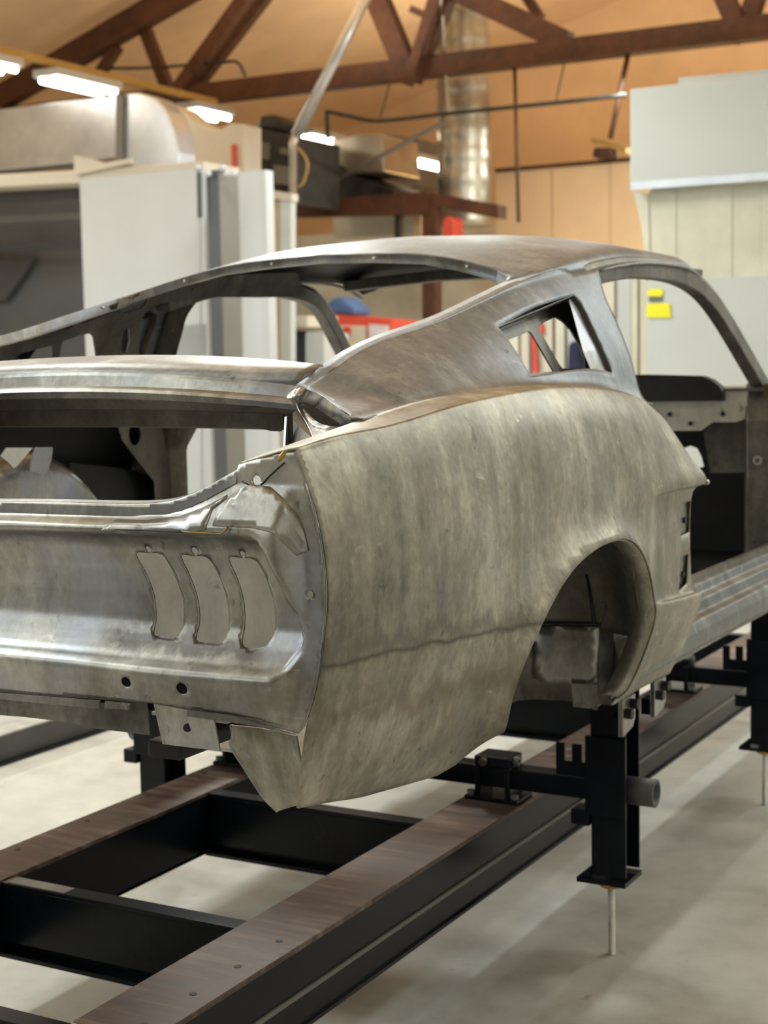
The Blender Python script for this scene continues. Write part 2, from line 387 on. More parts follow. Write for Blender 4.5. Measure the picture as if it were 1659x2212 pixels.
# ------------------------------------------------------------------ car body shell (rear axle at y = 0, tail towards -y)
car = thing('car_body_shell', 'stripped bare-metal fastback car body shell held up on the black jig', 'car body', (0.0, 0.3, 0.72))
QT = [
 (-0.97, [(.79,.806),(.805,.86),(.828,.94),(.845,1.0),(.858,1.10),(.860,1.16),(.850,1.235),(.832,1.30),(.800,1.356),(.703,1.331)]),
 (-0.85, [(.783,.785),(.812,.85),(.838,.945),(.853,1.005),(.864,1.105),(.866,1.165),(.858,1.243),(.842,1.313),(.806,1.371),(.735,1.358)]),
 (-0.70, [(.775,.758),(.82,.84),(.85,.95),(.862,1.01),(.870,1.11),(.872,1.17),(.866,1.25),(.850,1.325),(.815,1.382),(.762,1.386)]),
 (-0.40, [(.800,.735),(.845,.83),(.873,.955),(.880,1.01),(.884,1.12),(.885,1.18),(.880,1.265),(.863,1.345),(.822,1.413),(.765,1.419)]),
 (0.0,   [(.830,.72),(.860,.81),(.885,.94),(.892,1.0),(.893,1.13),(.893,1.19),(.888,1.28),(.868,1.36),(.818,1.430),(.770,1.434)]),
 (0.35,  [(.822,.705),(.855,.795),(.888,.91),(.888,.965),(.889,1.14),(.895,1.19),(.884,1.275),(.860,1.352),(.809,1.416),(.770,1.424)]),
 (0.58,  [(.806,.697),(.850,.785),(.888,.90),(.864,.935),(.863,1.150),(.897,1.186),(.872,1.26),(.840,1.33),(.790,1.393),(.765,1.404)]),
 (0.80,  [(.800,.69),(.841,.774),(.883,.889),(.857,.920),(.856,1.140),(.895,1.183),(.852,1.24),(.807,1.305),(.762,1.345),(.744,1.366)])]
for _y, _p in QT:      # tighten the crown of the shoulder: one more knot just below the crest
    (xa, za), (xb, zb) = _p[7], _p[8]; dx, dz = xb-xa, zb-za; L_ = math.hypot(dx, dz)
    _p.insert(8, (xa+.78*dx+.0075*dz/L_, za+.78*dz-.0075*dx/L_))
Q = Loft(QT); TQ = 10
ARCH = cr([(-.352,.80),(-.356,.878),(-.305,.966),(-.238,1.027),(-.148,1.076),(-.027,1.106),(.105,1.112),(.205,1.092),(.285,1.042),(.335,.965),(.35,.88),(.325,.79),(.29,.735)], 6)
ARCH0 = np.array([(-.62,.735),(-.545,.732),(-.48,.728),(-.425,.748),(-.375,.785)])
def qfn(V):
    P = Q.ev(V[:, 0], V[:, 1]); yz = np.stack([V[:, 0], P[:, 1]], 1)
    d = segdist(yz, ARCH, False)
    P[:, 0] += 0.033*np.clip(1-d/0.085, 0, 1)**2*np.clip((yz[:, 1]-.70)/.05, 0, 1)
    return np.stack([P[:, 0], V[:, 0], P[:, 1]], 1)
tail_y = [-.945,-.960,-.974,-.968,-.960,-.958,-.958,-.959,-.959,-.959,-.955]
outer = [(tail_y[k], k) for k in range(11)]
outer = [tuple(p) for p in cr(outer, 4)]
q_outer = outer+[(y, TQ) for y in np.linspace(-.9, .76, 20)]+[(.80, t) for t in np.linspace(TQ, 0, 30)]+[(.6, 0), (.45, 0), (.33, 0)]
for y, z in list(ARCH[::-1])+list(ARCH0[::-1]): q_outer.append((y, max(0.0, Q.inv(y, z))))
q_outer += [(-.72, 0), (-.85, 0)]
slots = []
for pts in ([(1468,1089),(1490,1081),(1487,1149),(1468,1158)], [(1467,1203),(1485,1196),(1482,1260),(1464,1277)]):
    slots.append([Q.hit(u, v, 0, 8, .865) for u, v in pts])
QSC = (1, .075)
V, F = patch(qfn, q_outer, slots, .0105, QSC)
qr = mesh('quarter_panel', V, F, 'side', car, True, .003, 1.0)
mirror = lambda V: V*np.array((-1, 1, 1))
ql = mesh('quarter_panel', mirror(V), [f[::-1] for f in F], 'side', car, True, .003, 1.0)
ql.data.materials.append(MAT['primer_and_shade']); ql.modifiers[0].material_offset = 1; ql.modifiers[0].material_offset_rim = 1  # inside coloured near-black in place of the boot's own shade
# wheel-arch return lip
def arch_lip(sx):
    m = MB(); A = np.array(list(ARCH0[2:])+list(ARCH)); Pq = qfn(np.array([(y, max(0, Q.inv(y, z))) for y, z in A])); V = []
    for p, (y, z) in zip(Pq, A):
        V += [(sx*(p[0]-.002), p[1], p[2]), (sx*(p[0]-.050), p[1]+.004, p[2]+.002)]
    m.add(V, [(2*i, 2*i+2, 2*i+3, 2*i+1) for i in range(len(A)-1)])
    return m.build('wheel_arch_lip', 'side', car, True, solid=.003)
arch_lip(1); arch_lip(-1)

GT = [
 (-.75, [(0,1.45),(.30,1.445),(.60,1.420),(.655,1.412),(.70,1.402),(.745,1.394),(.775,1.388)]),
 (-.525, [(0,1.50),(.30,1.49),(.533,1.450),(.585,1.449),(.660,1.436),(.720,1.420),(.765,1.408)]),
 (-.48, [(0,1.53),(.30,1.52),(.565,1.482),(.605,1.476),(.675,1.455),(.73,1.430),(.766,1.413)]),
 (0.0,  [(0,1.655),(.30,1.64),(.565,1.588),(.600,1.577),(.668,1.528),(.722,1.470),(.770,1.434)]),
 (.40,  [(0,1.748),(.30,1.733),(.565,1.680),(.602,1.662),(.655,1.600),(.715,1.510),(.770,1.420)]),
 (.80,  [(0,1.824),(.30,1.808),(.550,1.757),(.600,1.715),(.648,1.630),(.703,1.500),(.759,1.372)]),
 (1.20, [(0,1.851),(.30,1.835),(.535,1.795),(.600,1.752),(.650,1.630),(.705,1.500),(.760,1.370)]),
 (1.55, [(0,1.845),(.30,1.830),(.525,1.796),(.598,1.755),(.650,1.630),(.705,1.500),(.760,1.370)]),
 (1.82, [(0,1.800),(.30,1.785),(.520,1.750),(.603,1.695),(.650,1.600),(.705,1.490),(.760,1.370)])]
for _y, _p in GT:      # concave fillet where the sail runs out into the quarter shoulder
    (xa, za), (xb, zb) = _p[5], _p[6]
    _p[6:] = [(xa+.55*(xb-xa), zb+.24*(za-zb)), (xb, zb)]
G = Loft(GT); TV = 7.0
def gfn(V):
    P = G.ev(V[:, 0], np.abs(V[:, 1])); return np.stack([P[:, 0]*np.sign(V[:, 1]+1e-12), V[:, 0], P[:, 1]], 1)
GSC = (1, .09)
win = [(.468,0),(.466,.5),(.460,1.0),(.448,1.4),(.425,1.72),(.39,1.92),(.34,2.0)]       # upper rear-window edge (y, t)
seam = [(.46,2.2),(.60,2.6),(.66,3.0)]
half = win+seam+[(y, 3) for y in np.linspace(.8, 1.72, 8)]+[(1.76, 2.6), (1.78, 2), (1.79, 1), (1.79, .4)]
r_out = half+[(y, -t) for y, t in half[::-1] if t > 0]
V, F = patch(gfn, r_out, [], .02, GSC)
rp = mesh('roof_panel', V, F, 'primer_and_shade', car, True, .003, 1.0)
rp.data.materials.append(MAT['sail']); rp.modifiers[0].material_offset = 1  # underside near-black, outer skin bare steel
ghit = lambda u, v: G.hit(u, v, 2, TV, .68)
front = [(.83, 3.02)]+[ghit(u, v) for u, v in ((1306,640),(1331,695),(1364,780),(1397,868))]+[(.80, TV)]
trail = [ghit(u, v) for u, v in ((785,914),(756,900),(728,880),(688,848))]+[(-.543,2.6),(-.522,2.05)]
print('front', front, 'trail', trail)
s_out = [(-.47, 2.0)]+[(y, 2) for y in np.linspace(-.4, .3, 8)]+[(.34, 2.0)]+seam+[(.75,3.0)]+front+[(y, TV) for y in np.linspace(.72, -.66, 12)]+trail
louver = [ghit(u, v) for u, v in ((1076,706),(1240,637),(1258,660),(1300,750),(1323,805),(1146,813))]
V, F = patch(gfn, s_out, [louver], .015, GSC)
mesh('sail_panel', V, F, 'sail', car, True, .003, 1.0)
Vl = np.array(V)*np.array((-1, 1, 1)); Vl[:, 1] -= .12*np.clip((Vl[:, 1]-.45)/.33, 0, 1)*np.clip((1.72-Vl[:, 2])/.06, 0, 1)
mesh('sail_panel', Vl, [f[::-1] for f in F], 'sail', car, True, .003, 1.0)
def gp(y, t, din=0.0):
    p = gfn(np.array([(y, t)]))[0]
    if din:
        a = gfn(np.array([(y+.005, t)]))[0]-gfn(np.array([(y-.005, t)]))[0]; b = gfn(np.array([(y, t+.02)]))[0]-gfn(np.array([(y, t-.02)]))[0]
        n = np.cross(a, b); n /= np.linalg.norm(n); p = p+n*(din if n[2] < 0 else -din)
    return p
def strip(A, B): 
    n = len(A); return [*A, *B], [(i, i+1, n+i+1, n+i) for i in range(n-1)]
# rolled roof edge over the sail (bright edge) and rear-window pinch flange
edge2d = [(-.47, 2.0)]+[(y, 2.0) for y in np.linspace(-.4, .28, 10)]+win[::-1]
edge2d = edge2d+[(y, -t) for y, t in edge2d[::-1] if t > 0]
E1 = np.array([gp(y, t) for y, t in edge2d]); E2 = np.array([gp(y, t, .022) for y, t in edge2d])
cen = np.array((0, 0, 0.0))
def toward(P, y, t, d):   # shift into the window opening
    c = np.array((0, .0, 0)); q = P.copy()
    if abs(t) >= 1.99: q[0] -= math.copysign(d, P[0])
    elif abs(t) > 1.3: q[0] -= math.copysign(d*.6, P[0]); q[1] -= d*.7
    else: q[1] -= d
    return q
E3 = np.array([toward(p, y, t, .018) for p, (y, t) in zip(E2, edge2d)])
n = len(E1); V = [*E1, *E2, *E3]; F = [(i, i+1, n+i+1, n+i) for i in range(n-1)]+[(n+i, n+i+1, 2*n+i+1, 2*n+i) for i in range(n-1)]
mesh('rear_window_flange', V, F, 'tail', car, False, .002, 0)
for k in range(10, n-10, 2):     # trim-clip studs on the flange
    p = E2[k]*.5+E1[k]*.5; d = np.array((0, -1, .1)); 
    MB().tube([p+(0, .002, 0), p+d*.006], .004, 8).build('trim_stud', 'light', car)

# deck filler between rear window and boot opening
XS = np.linspace(-1, 1, 41)
def deck_row(y0, y1, z0, z1, xs, pw=2.0): return [np.array((xs*s, y0+(y1-y0)*abs(s)**pw, z0+(z1-z0)*abs(s)**pw)) for s in XS]
rows = [deck_row(-.355, -.455, 1.492, 1.468, .57), deck_row(-.375, -.475, 1.511, 1.484, .567), deck_row(-.455, -.50, 1.497, 1.469, .555), deck_row(-.528, -.512, 1.478, 1.447, .535),
        deck_row(-.531, -.515, 1.472, 1.441, .535), deck_row(-.537, -.522, 1.451, 1.424, .545), deck_row(-.552, -.536, 1.446, 1.418, .55), deck_row(-.556, -.540, 1.441, 1.413, .55), deck_row(-.550, -.536, 1.428, 1.404, .55)]
n = 41; V = [p for r in rows[:4] for p in r]; F = [(k*n+i, k*n+i+1, (k+1)*n+i+1, (k+1)*n+i) for k in range(3) for i in range(n-1)]
mesh('deck_filler_panel', V, F, 'top', car, True, .002, 0)
V = [p for r in rows[3:] for p in r]; F = [(k*n+i, k*n+i+1, (k+1)*n+i+1, (k+1)*n+i) for k in range(5) for i in range(n-1)]
mesh('deck_drip_lip', V, F, 'tail', car, False, .002, 0)
# dark reinforcement hanging under the filler
rows = [deck_row(-.52, -.50, 1.44, 1.415, .56), deck_row(-.47, -.46, 1.425, 1.405, .57), deck_row(-.455, -.445, 1.405, 1.39, .575), deck_row(-.43, -.42, 1.40, 1.388, .575), deck_row(-.42, -.412, 1.368, 1.362, .575), deck_row(-.40, -.39, 1.365, 1.358, .575)]
V = [p for r in rows for p in r]; F = [(k*n+i, k*n+i+1, (k+1)*n+i+1, (k+1)*n+i) for k in range(5) for i in range(n-1)]
mesh('boot_header', V, F, 'inner', car, False, .003, 0)
def plate(name, pts, mat, parent=car, th=.003, holes=None, bevel=0):
    me = bmesh.new(); vs = [me.verts.new(tuple(p)) for p in pts]; me.faces.new(vs)
    bmesh.ops.triangulate(me, faces=me.faces[:]); m2 = bpy.data.meshes.new(name); me.to_mesh(m2); me.free()
    m2.materials.append(MAT[mat]); o = bpy.data.objects.new(name, m2); link(o, parent)
    s = o.modifiers.new('thickness', 'SOLIDIFY'); s.thickness = th; s.offset = 0
    return o
def pplate(name, uv, p, nrm, mat, parent=car, th=.003): return plate(name, [apl(u, v, p, nrm) for u, v in uv], mat, parent, th)
pplate('header_bracket', [(500,890),(612,890),(612,925),(606,932),(585,931),(570,926),(558,917),(528,915),(500,912)], (.4,-.425,1.38), (0,1,0), 'inner')
pplate('header_slot_shade', [(531,859),(563,861),(568,879),(560,880),(529,877)], (.4,-.475,1.40), (0,1,0), 'primer_and_shade')  # near-black plate stands in for the shaded open slot
# trailing edge of the sail panel, gutter and boot-side structure
A = np.array([gp(y, t) for y, t in trail[::-1]]); A = cr(A, 5)
low = cr([ax(630,845,.535), ax(641,866,.57), ax(668,872,.60), ax(694,888,.64), ax(725,908,.69), ax(747,925,.735)], 5)
n_ = min(len(A), len(low)); A = A[np.linspace(0, len(A)-1, 30).astype(int)]; low = low[np.linspace(0, len(low)-1, 30).astype(int)]
V, F = strip(A, low); mesh('sail_end_face', V, F, 'rusty', car, True, .002, 0)
g1 = cr([ax(650,878,.565), ax(690,915,.62), ax(748,925,.735)], 5); g2 = cr([ax(643,882,.56), ax(662,915,.605), ax(680,950,.655)], 5)
V, F = strip(g1, g2); mesh('boot_gutter', V, F, 'light', car, True, .002, 0)
MB().tube(list(cr([ax(640,868,.56), ax(650,893,.575), ax(667,922,.615), ax(680,951,.655)], 5)), .0028, 8).build('gutter_edge', 'light', car, True)
plate('gutter_support', [ax(642,884,.562), ax(679,951,.655), ax(676,975,.66), ax(630,990,.60), ax(626,902,.565)], 'inner')
plate('boot_side_post', [ax(617,900,.57), ax(621,900,.57), ax(619,985,.59), ax(613,985,.59)], 'light', th=.004)
plate('boot_side_gap', [ax(621,900,.575), ax(632,890,.58), ax(634,985,.60), ax(620,985,.595)], 'primer_and_shade', th=.003)  # dark strip painted in for the shaded gap beside the post
bmw = bmesh.new(); bmesh.ops.create_icosphere(bmw, subdivisions=3, radius=1)
wv = []
for v in bmw.verts:
    k = 1+.25*math.sin(v.co.x*7+v.co.y*5)*math.cos(v.co.z*6+v.co.x*4); wv.append(ax(644,858,.56)+np.array(v.co)*k*np.array((.019,.016,.015)))
wf = [tuple(x.index for x in f.verts) for f in bmw.faces]; bmw.free()
mesh('weld_lump', wv, wf, 'light', car, True)

# ---------------- tail-light panel
lip = [ay(u, v, -.948) for u, v in cr([(0,1083),(130,1084),(260,1087),(330,1086),(380,1080),(420,1066),(455,1049),(490,1030),(518,1014)], 3)]
lipxz = [(p[0], p[2]) for p in lip]; lipxz = [(0.0, lipxz[0][1]+.002)]+lipxz
qedge = [tuple(Q.ev([y], [t])[0]) for y, t in cr([(tail_y[k], k) for k in range(11)], 4)]      # (x, z) from bottom to top
qe = [(x-.001, z) for x, z in qedge if z > .925]
bot = [ay(u, v, -.985) for u, v in ((640,1587),(560,1563),(430,1538),(330,1519),(180,1508),(0,1497))]
botxz = [(p[0], p[2]) for p in bot]; botxz.append((0.0, botxz[-1][1]+.003))
t_half = lipxz+qe[::-1]+botxz
rec = cr([ay(u, v, -.985)[[0, 2]] for u, v in ((0,1140),(250,1145),(440,1150),(530,1155),(566,1178),(598,1250),(628,1330),(640,1395),(624,1440),(590,1472),(480,1465),(330,1452),(160,1432),(0,1416))], 4)
rec = np.vstack([[(-.8, rec[0][1]+.006)], rec, [(-.8, rec[-1][1]+.012)]])
QE = np.array(qedge)
ridge = np.array([ay(u, v, -.985)[[0, 2]] for u, v in ((0,1417),(160,1433),(330,1453),(480,1466),(590,1474))])
crease = np.array([ay(u, v, -.985)[[0, 2]] for u, v in ((0,1140),(250,1145),(440,1150),(555,1157))])
def tfn(V):
    x = np.abs(V[:, 0]); z = V[:, 1]; P = np.stack([x, z], 1)
    zr = np.interp(x, ridge[:, 0], ridge[:, 1]); zc = np.interp(x, crease[:, 0], crease[:, 1])
    t = np.clip((zc-z)/(zc-zr), 0, 1)
    yp = np.interp(t, [0, .05, .12, .30, .50, .68, .82, .92, 1.0], [-.972, -.953, -.941, -.930, -.928, -.935, -.950, -.966, -.991])
    ins = inpoly(P, rec); dr = segdist(P, rec)*np.where(ins, 1, -1)
    zl = np.interp(x, [p[0] for p in lipxz], [p[1] for p in lipxz])
    up = np.clip((z-zc)/np.maximum(zl-.02-zc, .01), 0, 1)
    de = segdist(P, QE, False)
    ye = np.interp(z, [.92, .97, 1.1, 1.36], [-.982, -.968, -.960, -.957])
    e = np.clip((de-.026)/.046, 0, 1); e = e*e*(3-2*e)
    rim = ye+(-.990-ye)*e                                             # rim of the lamp recess stands proud of the edge flange
    top = -.988+.034*up                                               # sloping ledge under the boot lip
    yf = np.where(z > zc-.004, np.maximum(rim, top), rim)
    yf = np.where(z < zr, np.maximum(rim, -.992+.016*np.clip((zr-z)/.09, 0, 1)), yf)
    k = np.clip(dr/.012+.15, 0, 1); k = k*k*(3-2*k)
    y = yf*(1-k)+yp*k
    return np.stack([V[:, 0], y, z], 1)
tcut = []
for poly in ([(300,1196),(330,1193),(356,1195),(370,1220),(395,1290),(402,1345),(396,1374),(370,1372),(345,1367),(341,1325),(326,1262)],
             [(397,1201),(425,1199),(453,1202),(470,1230),(492,1300),(500,1362),(493,1386),(465,1384),(437,1378),(435,1330),(419,1265)],
             [(500,1206),(528,1203),(556,1207),(570,1230),(590,1295),(600,1355),(592,1389),(565,1397),(537,1387),(532,1332),(520,1270)]):
    tcut.append(cr([ay(u, v, -.930)[[0, 2]] for u, v in poly], 3, True))
for (u, v, r, y) in ((317,1186,.0055,-.945), (417,1190,.0065,-.945), (520,1197,.0055,-.945), (277,1472,.0085,-.985), (397,1486,.0095,-.985), (553,1038,.008,-.958), (672,1283,.006,-.959)):
    c = ay(u, v, y)[[0, 2]]; tcut.append([c+r*np.array((math.cos(a)*(1.15 if v > 1400 else 1), math.sin(a))) for a in np.linspace(0, 2*math.pi, 12, endpoint=False)])
t_out = t_half+[(-x, z) for x, z in t_half[::-1] if x > 0]
V, F = patch(tfn, t_out, tcut, .0075)
mesh('tail_light_panel', V, F, 'tail', car, True, .0025, 1.0)
# rolled lip along the boot opening
L = [tfn(np.array([p]))[0] for p in resample(np.array(lipxz), .02, False)]
L = np.array([(-p[0], p[1], p[2]) for p in L[:0:-1]]+L)
L2 = L+np.array((0, .014, .003)); L3 = L+np.array((0, .016, -.02)); L0 = L+np.array((0, -.004, -.020))
n = len(L); V = [*L0, *L, *L2, *L3]; F = [(k*n+i, k*n+i+1, (k+1)*n+i+1, (k+1)*n+i) for k in range(3) for i in range(n-1)]
mesh('boot_lip', V, F, 'top', car, False, .002, 0)
# overlapping corner repair plates
def tplate(name, uv, y, mat, lift=.004, th=.002):
    pts = resample(np.array([ay(u, v, y)[[0, 2]] for u, v in uv]), .012)
    V, F = patch(lambda W: tfn(W)-np.array((0, lift, 0)), pts, [], .01); return mesh(name, V, F, mat, car, True, th, 0)
tplate('corner_patch', [(476,1133),(478,1092),(512,1058),(540,1047),(580,1052),(612,1075),(640,1110),(655,1150),(664,1190),(645,1200),(612,1150),(590,1143),(560,1137),(520,1135)], -.965, 'tail', .004)
tplate('lip_patch', [(250,1141),(262,1121),(330,1122),(400,1114),(450,1095),(500,1068),(500,1075),(474,1098),(472,1140),(400,1147),(330,1144)], -.952, 'tail', .003)
for (u, v) in ((612,985), (612,1553)):
    p = ay(u, v, -.968); MB().tube([p+(-.008,-.002,-.008), p+(0,-.004,0), p+(.006,-.002,.009)], [.002,.0045,.002], 8).build('brass_weld', 'brass', car, True)
def crack(name, uv, y, mat, r):
    W = tfn(resample(np.array([ay(u, v, y)[[0, 2]] for u, v in uv]), .008, False))-np.array((0, .0035, 0))
    MB().tube(list(W), r, 6).build(name, mat, car, True)
crack('panel_gap', [(614,1000),(600,1011),(580,1030),(562,1049),(548,1055),(535,1046),(522,1040)], -.958, 'primer_and_shade', .0013)
crack('panel_gap', [(396,1147),(440,1150),(478,1153),(488,1147),(493,1138)], -.985, 'brass', .0010)
crack('panel_gap', [(250,1143),(330,1146),(400,1149)], -.985, 'primer_and_shade', .0012)
# pinched lower flange under the tail panel
def fl(uv, y, name, mat='rusty', th=.003): return plate(name, [ay(u, v, y) for u, v in uv], mat, th=th)
fl([(-60,1492),(0,1497),(216,1513),(216,1531),(150,1525),(0,1510),(-60,1505)], -.990, 'valance_flange')
fl([(228,1514),(281,1520),(280,1533),(226,1530)], -.990, 'valance_tab')
fl([(406,1533),(500,1545),(640,1587),(620,1583),(560,1570),(500,1560),(404,1547)], -.990, 'valance_flange')
fl([(-60,1500),(0,1508),(220,1518),(318,1512),(324,1588),(200,1572),(150,1560),(50,1548),(-60,1540)], -.955, 'crossmember_web')
fl([(332,1516),(462,1545),(476,1622),(352,1607)], -.962, 'tow_bracket', 'tail')
MB().tube([ay(405,1572,-.966), ay(405,1572,-.960)], .007, 12).build('bracket_hole', 'primer_and_shade', car)
# lower rear corner of the quarter: return face under the tail
tip = [ay(500,1566,-.915), ay(560,1572,-.94), ay(641,1589,-.974), ax(652,1650,.805), ax(652,1736,.792), ay(600,1752,-.91), ay(566,1716,-.905), ay(530,1660,-.905), ay(500,1612,-.905)]
plate('quarter_end_return', tip, 'side', th=.003)
pe = [ay(500,1566,-.915), ay(504,1590,-.912), ay(500,1612,-.905), ay(530,1660,-.905), ay(566,1716,-.905), ay(600,1752,-.91)]
MB().tube(list(cr(pe, 4)), .0035, 6).build('return_hem', 'tail', car, True)

# ---------------- wheelhouses, boot floor, rails
def wheelhouse(sx):
    th = np.linspace(0, math.pi, 40)
    prof = [(.885, .925), (.84, 1.02), (.80, 1.06), (.68, 1.06), (.625, 1.04), (.595, .99), (.582, .93), (.58, .6), (.58, .0)]
    a, b, cy, cz = .385, .345, .0, .855
    V = []
    for x, k in prof:
        bb = b*(1.18 if x < .72 else 1.0)
        for t in th: V.append((sx*x, cy+a*k*math.cos(t), cz+bb*k*math.sin(t)))
    n = len(th); F = [(j*n+i, j*n+i+1, (j+1)*n+i+1, (j+1)*n+i) for j in range(len(prof)-1) for i in range(n-1)]
    b0 = len(V)
    for x, k in prof[2:8]: V += [(sx*x, a*k, cz-.0), (sx*x, a*k-.018, cz-.165)]
    F += [(b0+2*i, b0+2*i+1, b0+2*i+3, b0+2*i+2) for i in range(5)]
    b1 = len(V); V += [(sx*.582, -.375, .856), (sx*.582, .37, .856), (sx*.582, .36, .78), (sx*.582, -.26, .78)]; F.append((b1, b1+1, b1+2, b1+3))
    return mesh('wheelhouse', V, F, 'inner' if sx > 0 else 'tail', car, True, .003, 0)  # same metal; left one paler, for light coming through the boot opening
def wall_y(W):
    x, z = W[:, 0], W[:, 1]; k = np.interp(x, [.582,.595,.625,.68,.80,.84], [.93,.99,1.04,1.06,1.06,1.02])
    s_ = np.clip((z-.855)/(.407*k), 0, .95); return np.stack([x, .385*k*np.sqrt(1-s_**2)-.006-np.clip(.855-z, 0, 1)*.13, z], 1)
def wplate(name, uv, mat, th=.004):
    V, F = patch(wall_y, [ay(u, v, .385)[[0, 2]] for u, v in uv], [], .02); return mesh(name, V, F, mat, car, True, th, 0)
wheelhouse(1); wheelhouse(-1)
pn = (1, 0, 0)
wplate('wheelhouse_patch', [(1155,1356),(1165,1354),(1285,1356),(1290,1362),(1290,1474),(1275,1478),(1180,1476),(1156,1462)], 'tail')
wplate('wheelhouse_seam_strip', [(1266,1240),(1271,1239),(1280,1352),(1274,1353)], 'primer_and_shade', .002)
wplate('wheelhouse_lap', [(1120,1352),(1150,1345),(1292,1350),(1292,1354),(1150,1352)], 'primer_and_shade', .003)
pplate('boot_drop_off', [(1120,1400),(1150,1478),(1162,1488),(1120,1512),(1050,1528),(1000,1500),(1040,1400)], (.56,0,1), pn, 'inner', th=.004)
plate('spring_bracket', [ay(u, v, .36) for u, v in ((1236,1476),(1292,1478),(1294,1512),(1276,1530),(1240,1526))], 'rusty', th=.01)
for a, b in ((-.56, -.40), (.40, .56)): MB().box(a, b, -.80, -.30, .880, .886).build('boot_floor', 'boot', car)
MB().box(-.56, .56, -.30, -.294, .868, 1.16).build('boot_bulkhead', 'boot', car)
plate('tail_hole_shade', [(-.75,-.945,.93),(.75,-.945,.93),(.75,-.935,1.02),(-.75,-.935,1.02)], 'primer_and_shade')  # added dark sheet so the lower-face holes read as shaded
for sx in (1, -1):
    MB().box(sx*.50-.035, sx*.50+.035, -.90, .62, .835, .866).build('chassis_rail', 'primer_and_shade', car, bevel=.006)
MB().box(-.66, .66, 1.90, 2.375, .80, .806).build('toe_board', 'primer_and_shade', car)
MB().box(-.62, .62, .43, .49, .806, 1.02).build('seat_riser', 'primer_and_shade', car)

# ---------------- rockers, door openings, pillars
def sweep(sec, ys, fx=lambda y: 0, fz=lambda y: 0, sx=1):
    V = [(sx*(x+fx(y)), y, z+fz(y)) for y in ys for x, z in sec]; n = len(sec)
    F = [(j*n+i, j*n+(i+1) % n, (j+1)*n+(i+1) % n, (j+1)*n+i) for j in range(len(ys)-1) for i in range(n)]+[tuple(range(n)), tuple((len(ys)-1)*n+i for i in range(n))[::-1]]
    return V, F
sill = [(.745,.672),(.752,.672),(.756,.700),(.800,.712),(.834,.735),(.838,.775),(.825,.800),(.800,.808),(.793,.835),(.770,.845),(.764,.868),(.742,.872),(.70,.870),(.66,.84),(.66,.72),(.745,.70)]
for sx in (1, -1):
    V, F = sweep(sill, list(np.linspace(.42, 2.35, 6)), sx=sx); mesh('rocker_panel', V, F, 'top', car, False, bevel=.006)
for sx in (1, -1):
    m = MB().box(min(sx*.735, sx*.752), max(sx*.735, sx*.752), .80, 2.0, .868, .888); m.build('sill_weld_flange', 'inner', car)
# door-opening jamb (inward return of quarter front edge)
def jamb(sx):
    T = np.linspace(.6, TQ, 40); P = np.stack([Q.ev(np.full(40, .80), T)[:, 0], np.full(40, .80), Q.ev(np.full(40, .80), T)[:, 1]], 1)
    P2 = P+np.array((-.006, .016, 0)); P3 = P+np.array((-.055, .020, 0)); P3[:, 0] = np.minimum(P3[:, 0], .80); P4 = P3+np.array((-.07, .03, 0)); P4[:, 0] = np.minimum(P4[:, 0], .725)
    V = np.vstack([P, P2, P3, P4])*np.array((sx, 1, 1)); n = 40
    return mesh('door_jamb', V, [(k*n+i, k*n+i+1, (k+1)*n+i+1, (k+1)*n+i) for k in range(3) for i in range(n-1)], 'side', car, True, .002, 0)
jamb(1); jamb(-1)
p = ax(1524,1042,.885); MB().tube([p, p+(0, .012, 0)], .007, 12).build('door_bump_stop', 'light', car)
for (u0, v0, u1, v1) in ((1462,1080,1486,1166), (1458,1196,1482,1284)):   # ribbed back plate behind the scoop slots
    q = [ax(u, v, .846) for u, v in ((u0, v0), (u1, v0-8), (u1+2, v1), (u0, v1+6))]; plate('scoop_back_plate', q, 'tail', th=.006)
    MB().tube([q[0]*.5+q[2]*.5+(.004,0,0), q[0]*.5+q[2]*.5+(.008,0,0)], .008, 10).build('plate_hole', 'primer_and_shade', car)
# B-pillar flange (dark pinch weld) and louvre-opening inner frame
fa = np.array([gp(y, t) for y, t in cr(front, 4)]); fb = fa+np.array((-.012, .016, -.002)); fc = fb+np.array((-.05, .012, -.002))
for sx in (1, -1):
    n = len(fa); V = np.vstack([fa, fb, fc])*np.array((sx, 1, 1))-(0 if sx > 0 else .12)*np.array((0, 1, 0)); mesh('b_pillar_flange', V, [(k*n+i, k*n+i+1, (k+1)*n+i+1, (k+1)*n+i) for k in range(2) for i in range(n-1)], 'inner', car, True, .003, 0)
lv = [gp(y, t) for y, t in louver]; lvi = [p+np.array((-.022, 0, -.012)) for p in lv]; n = len(lv)
for sx in (1, -1):
    V = np.array(lv+lvi)*np.array((sx, 1, 1)); mesh('louver_reveal', V, [(i, (i+1) % n, n+(i+1) % n, n+i) for i in range(n)], 'inner', car, False, .002, 0)
IP, IN = np.array((.668, .3, 1.455)), np.array((1, 0, .58))
def ipts(uv, sx): 
    P, N = (IP, IN) if sx > 0 else (IP*np.array((-1, 1, 1)), IN*np.array((-1, 1, 1)))
    return np.array([apl(u, v, P, N)[1:] for u, v in uv])
def ifn(sx): return lambda V: np.stack([sx*(IP[0]-(V[:, 1]-IP[2])*.58), V[:, 0], V[:, 1]], 1)
def inner(sx, o, hs):
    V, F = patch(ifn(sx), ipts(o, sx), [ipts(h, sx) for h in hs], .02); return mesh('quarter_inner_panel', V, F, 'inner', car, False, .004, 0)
inner(1, [(1040,700),(1215,615),(1282,605),(1375,850),(1330,858),(1100,850)],
      [[(1094,735),(1141,716),(1147,721),(1175,768),(1195,803),(1141,808)],
       [(1164,706),(1174,697),(1199,685),(1214,694),(1230,710),(1245,736),(1262,772),(1263,797),(1214,797),(1206,787),(1185,750),(1164,714)]])
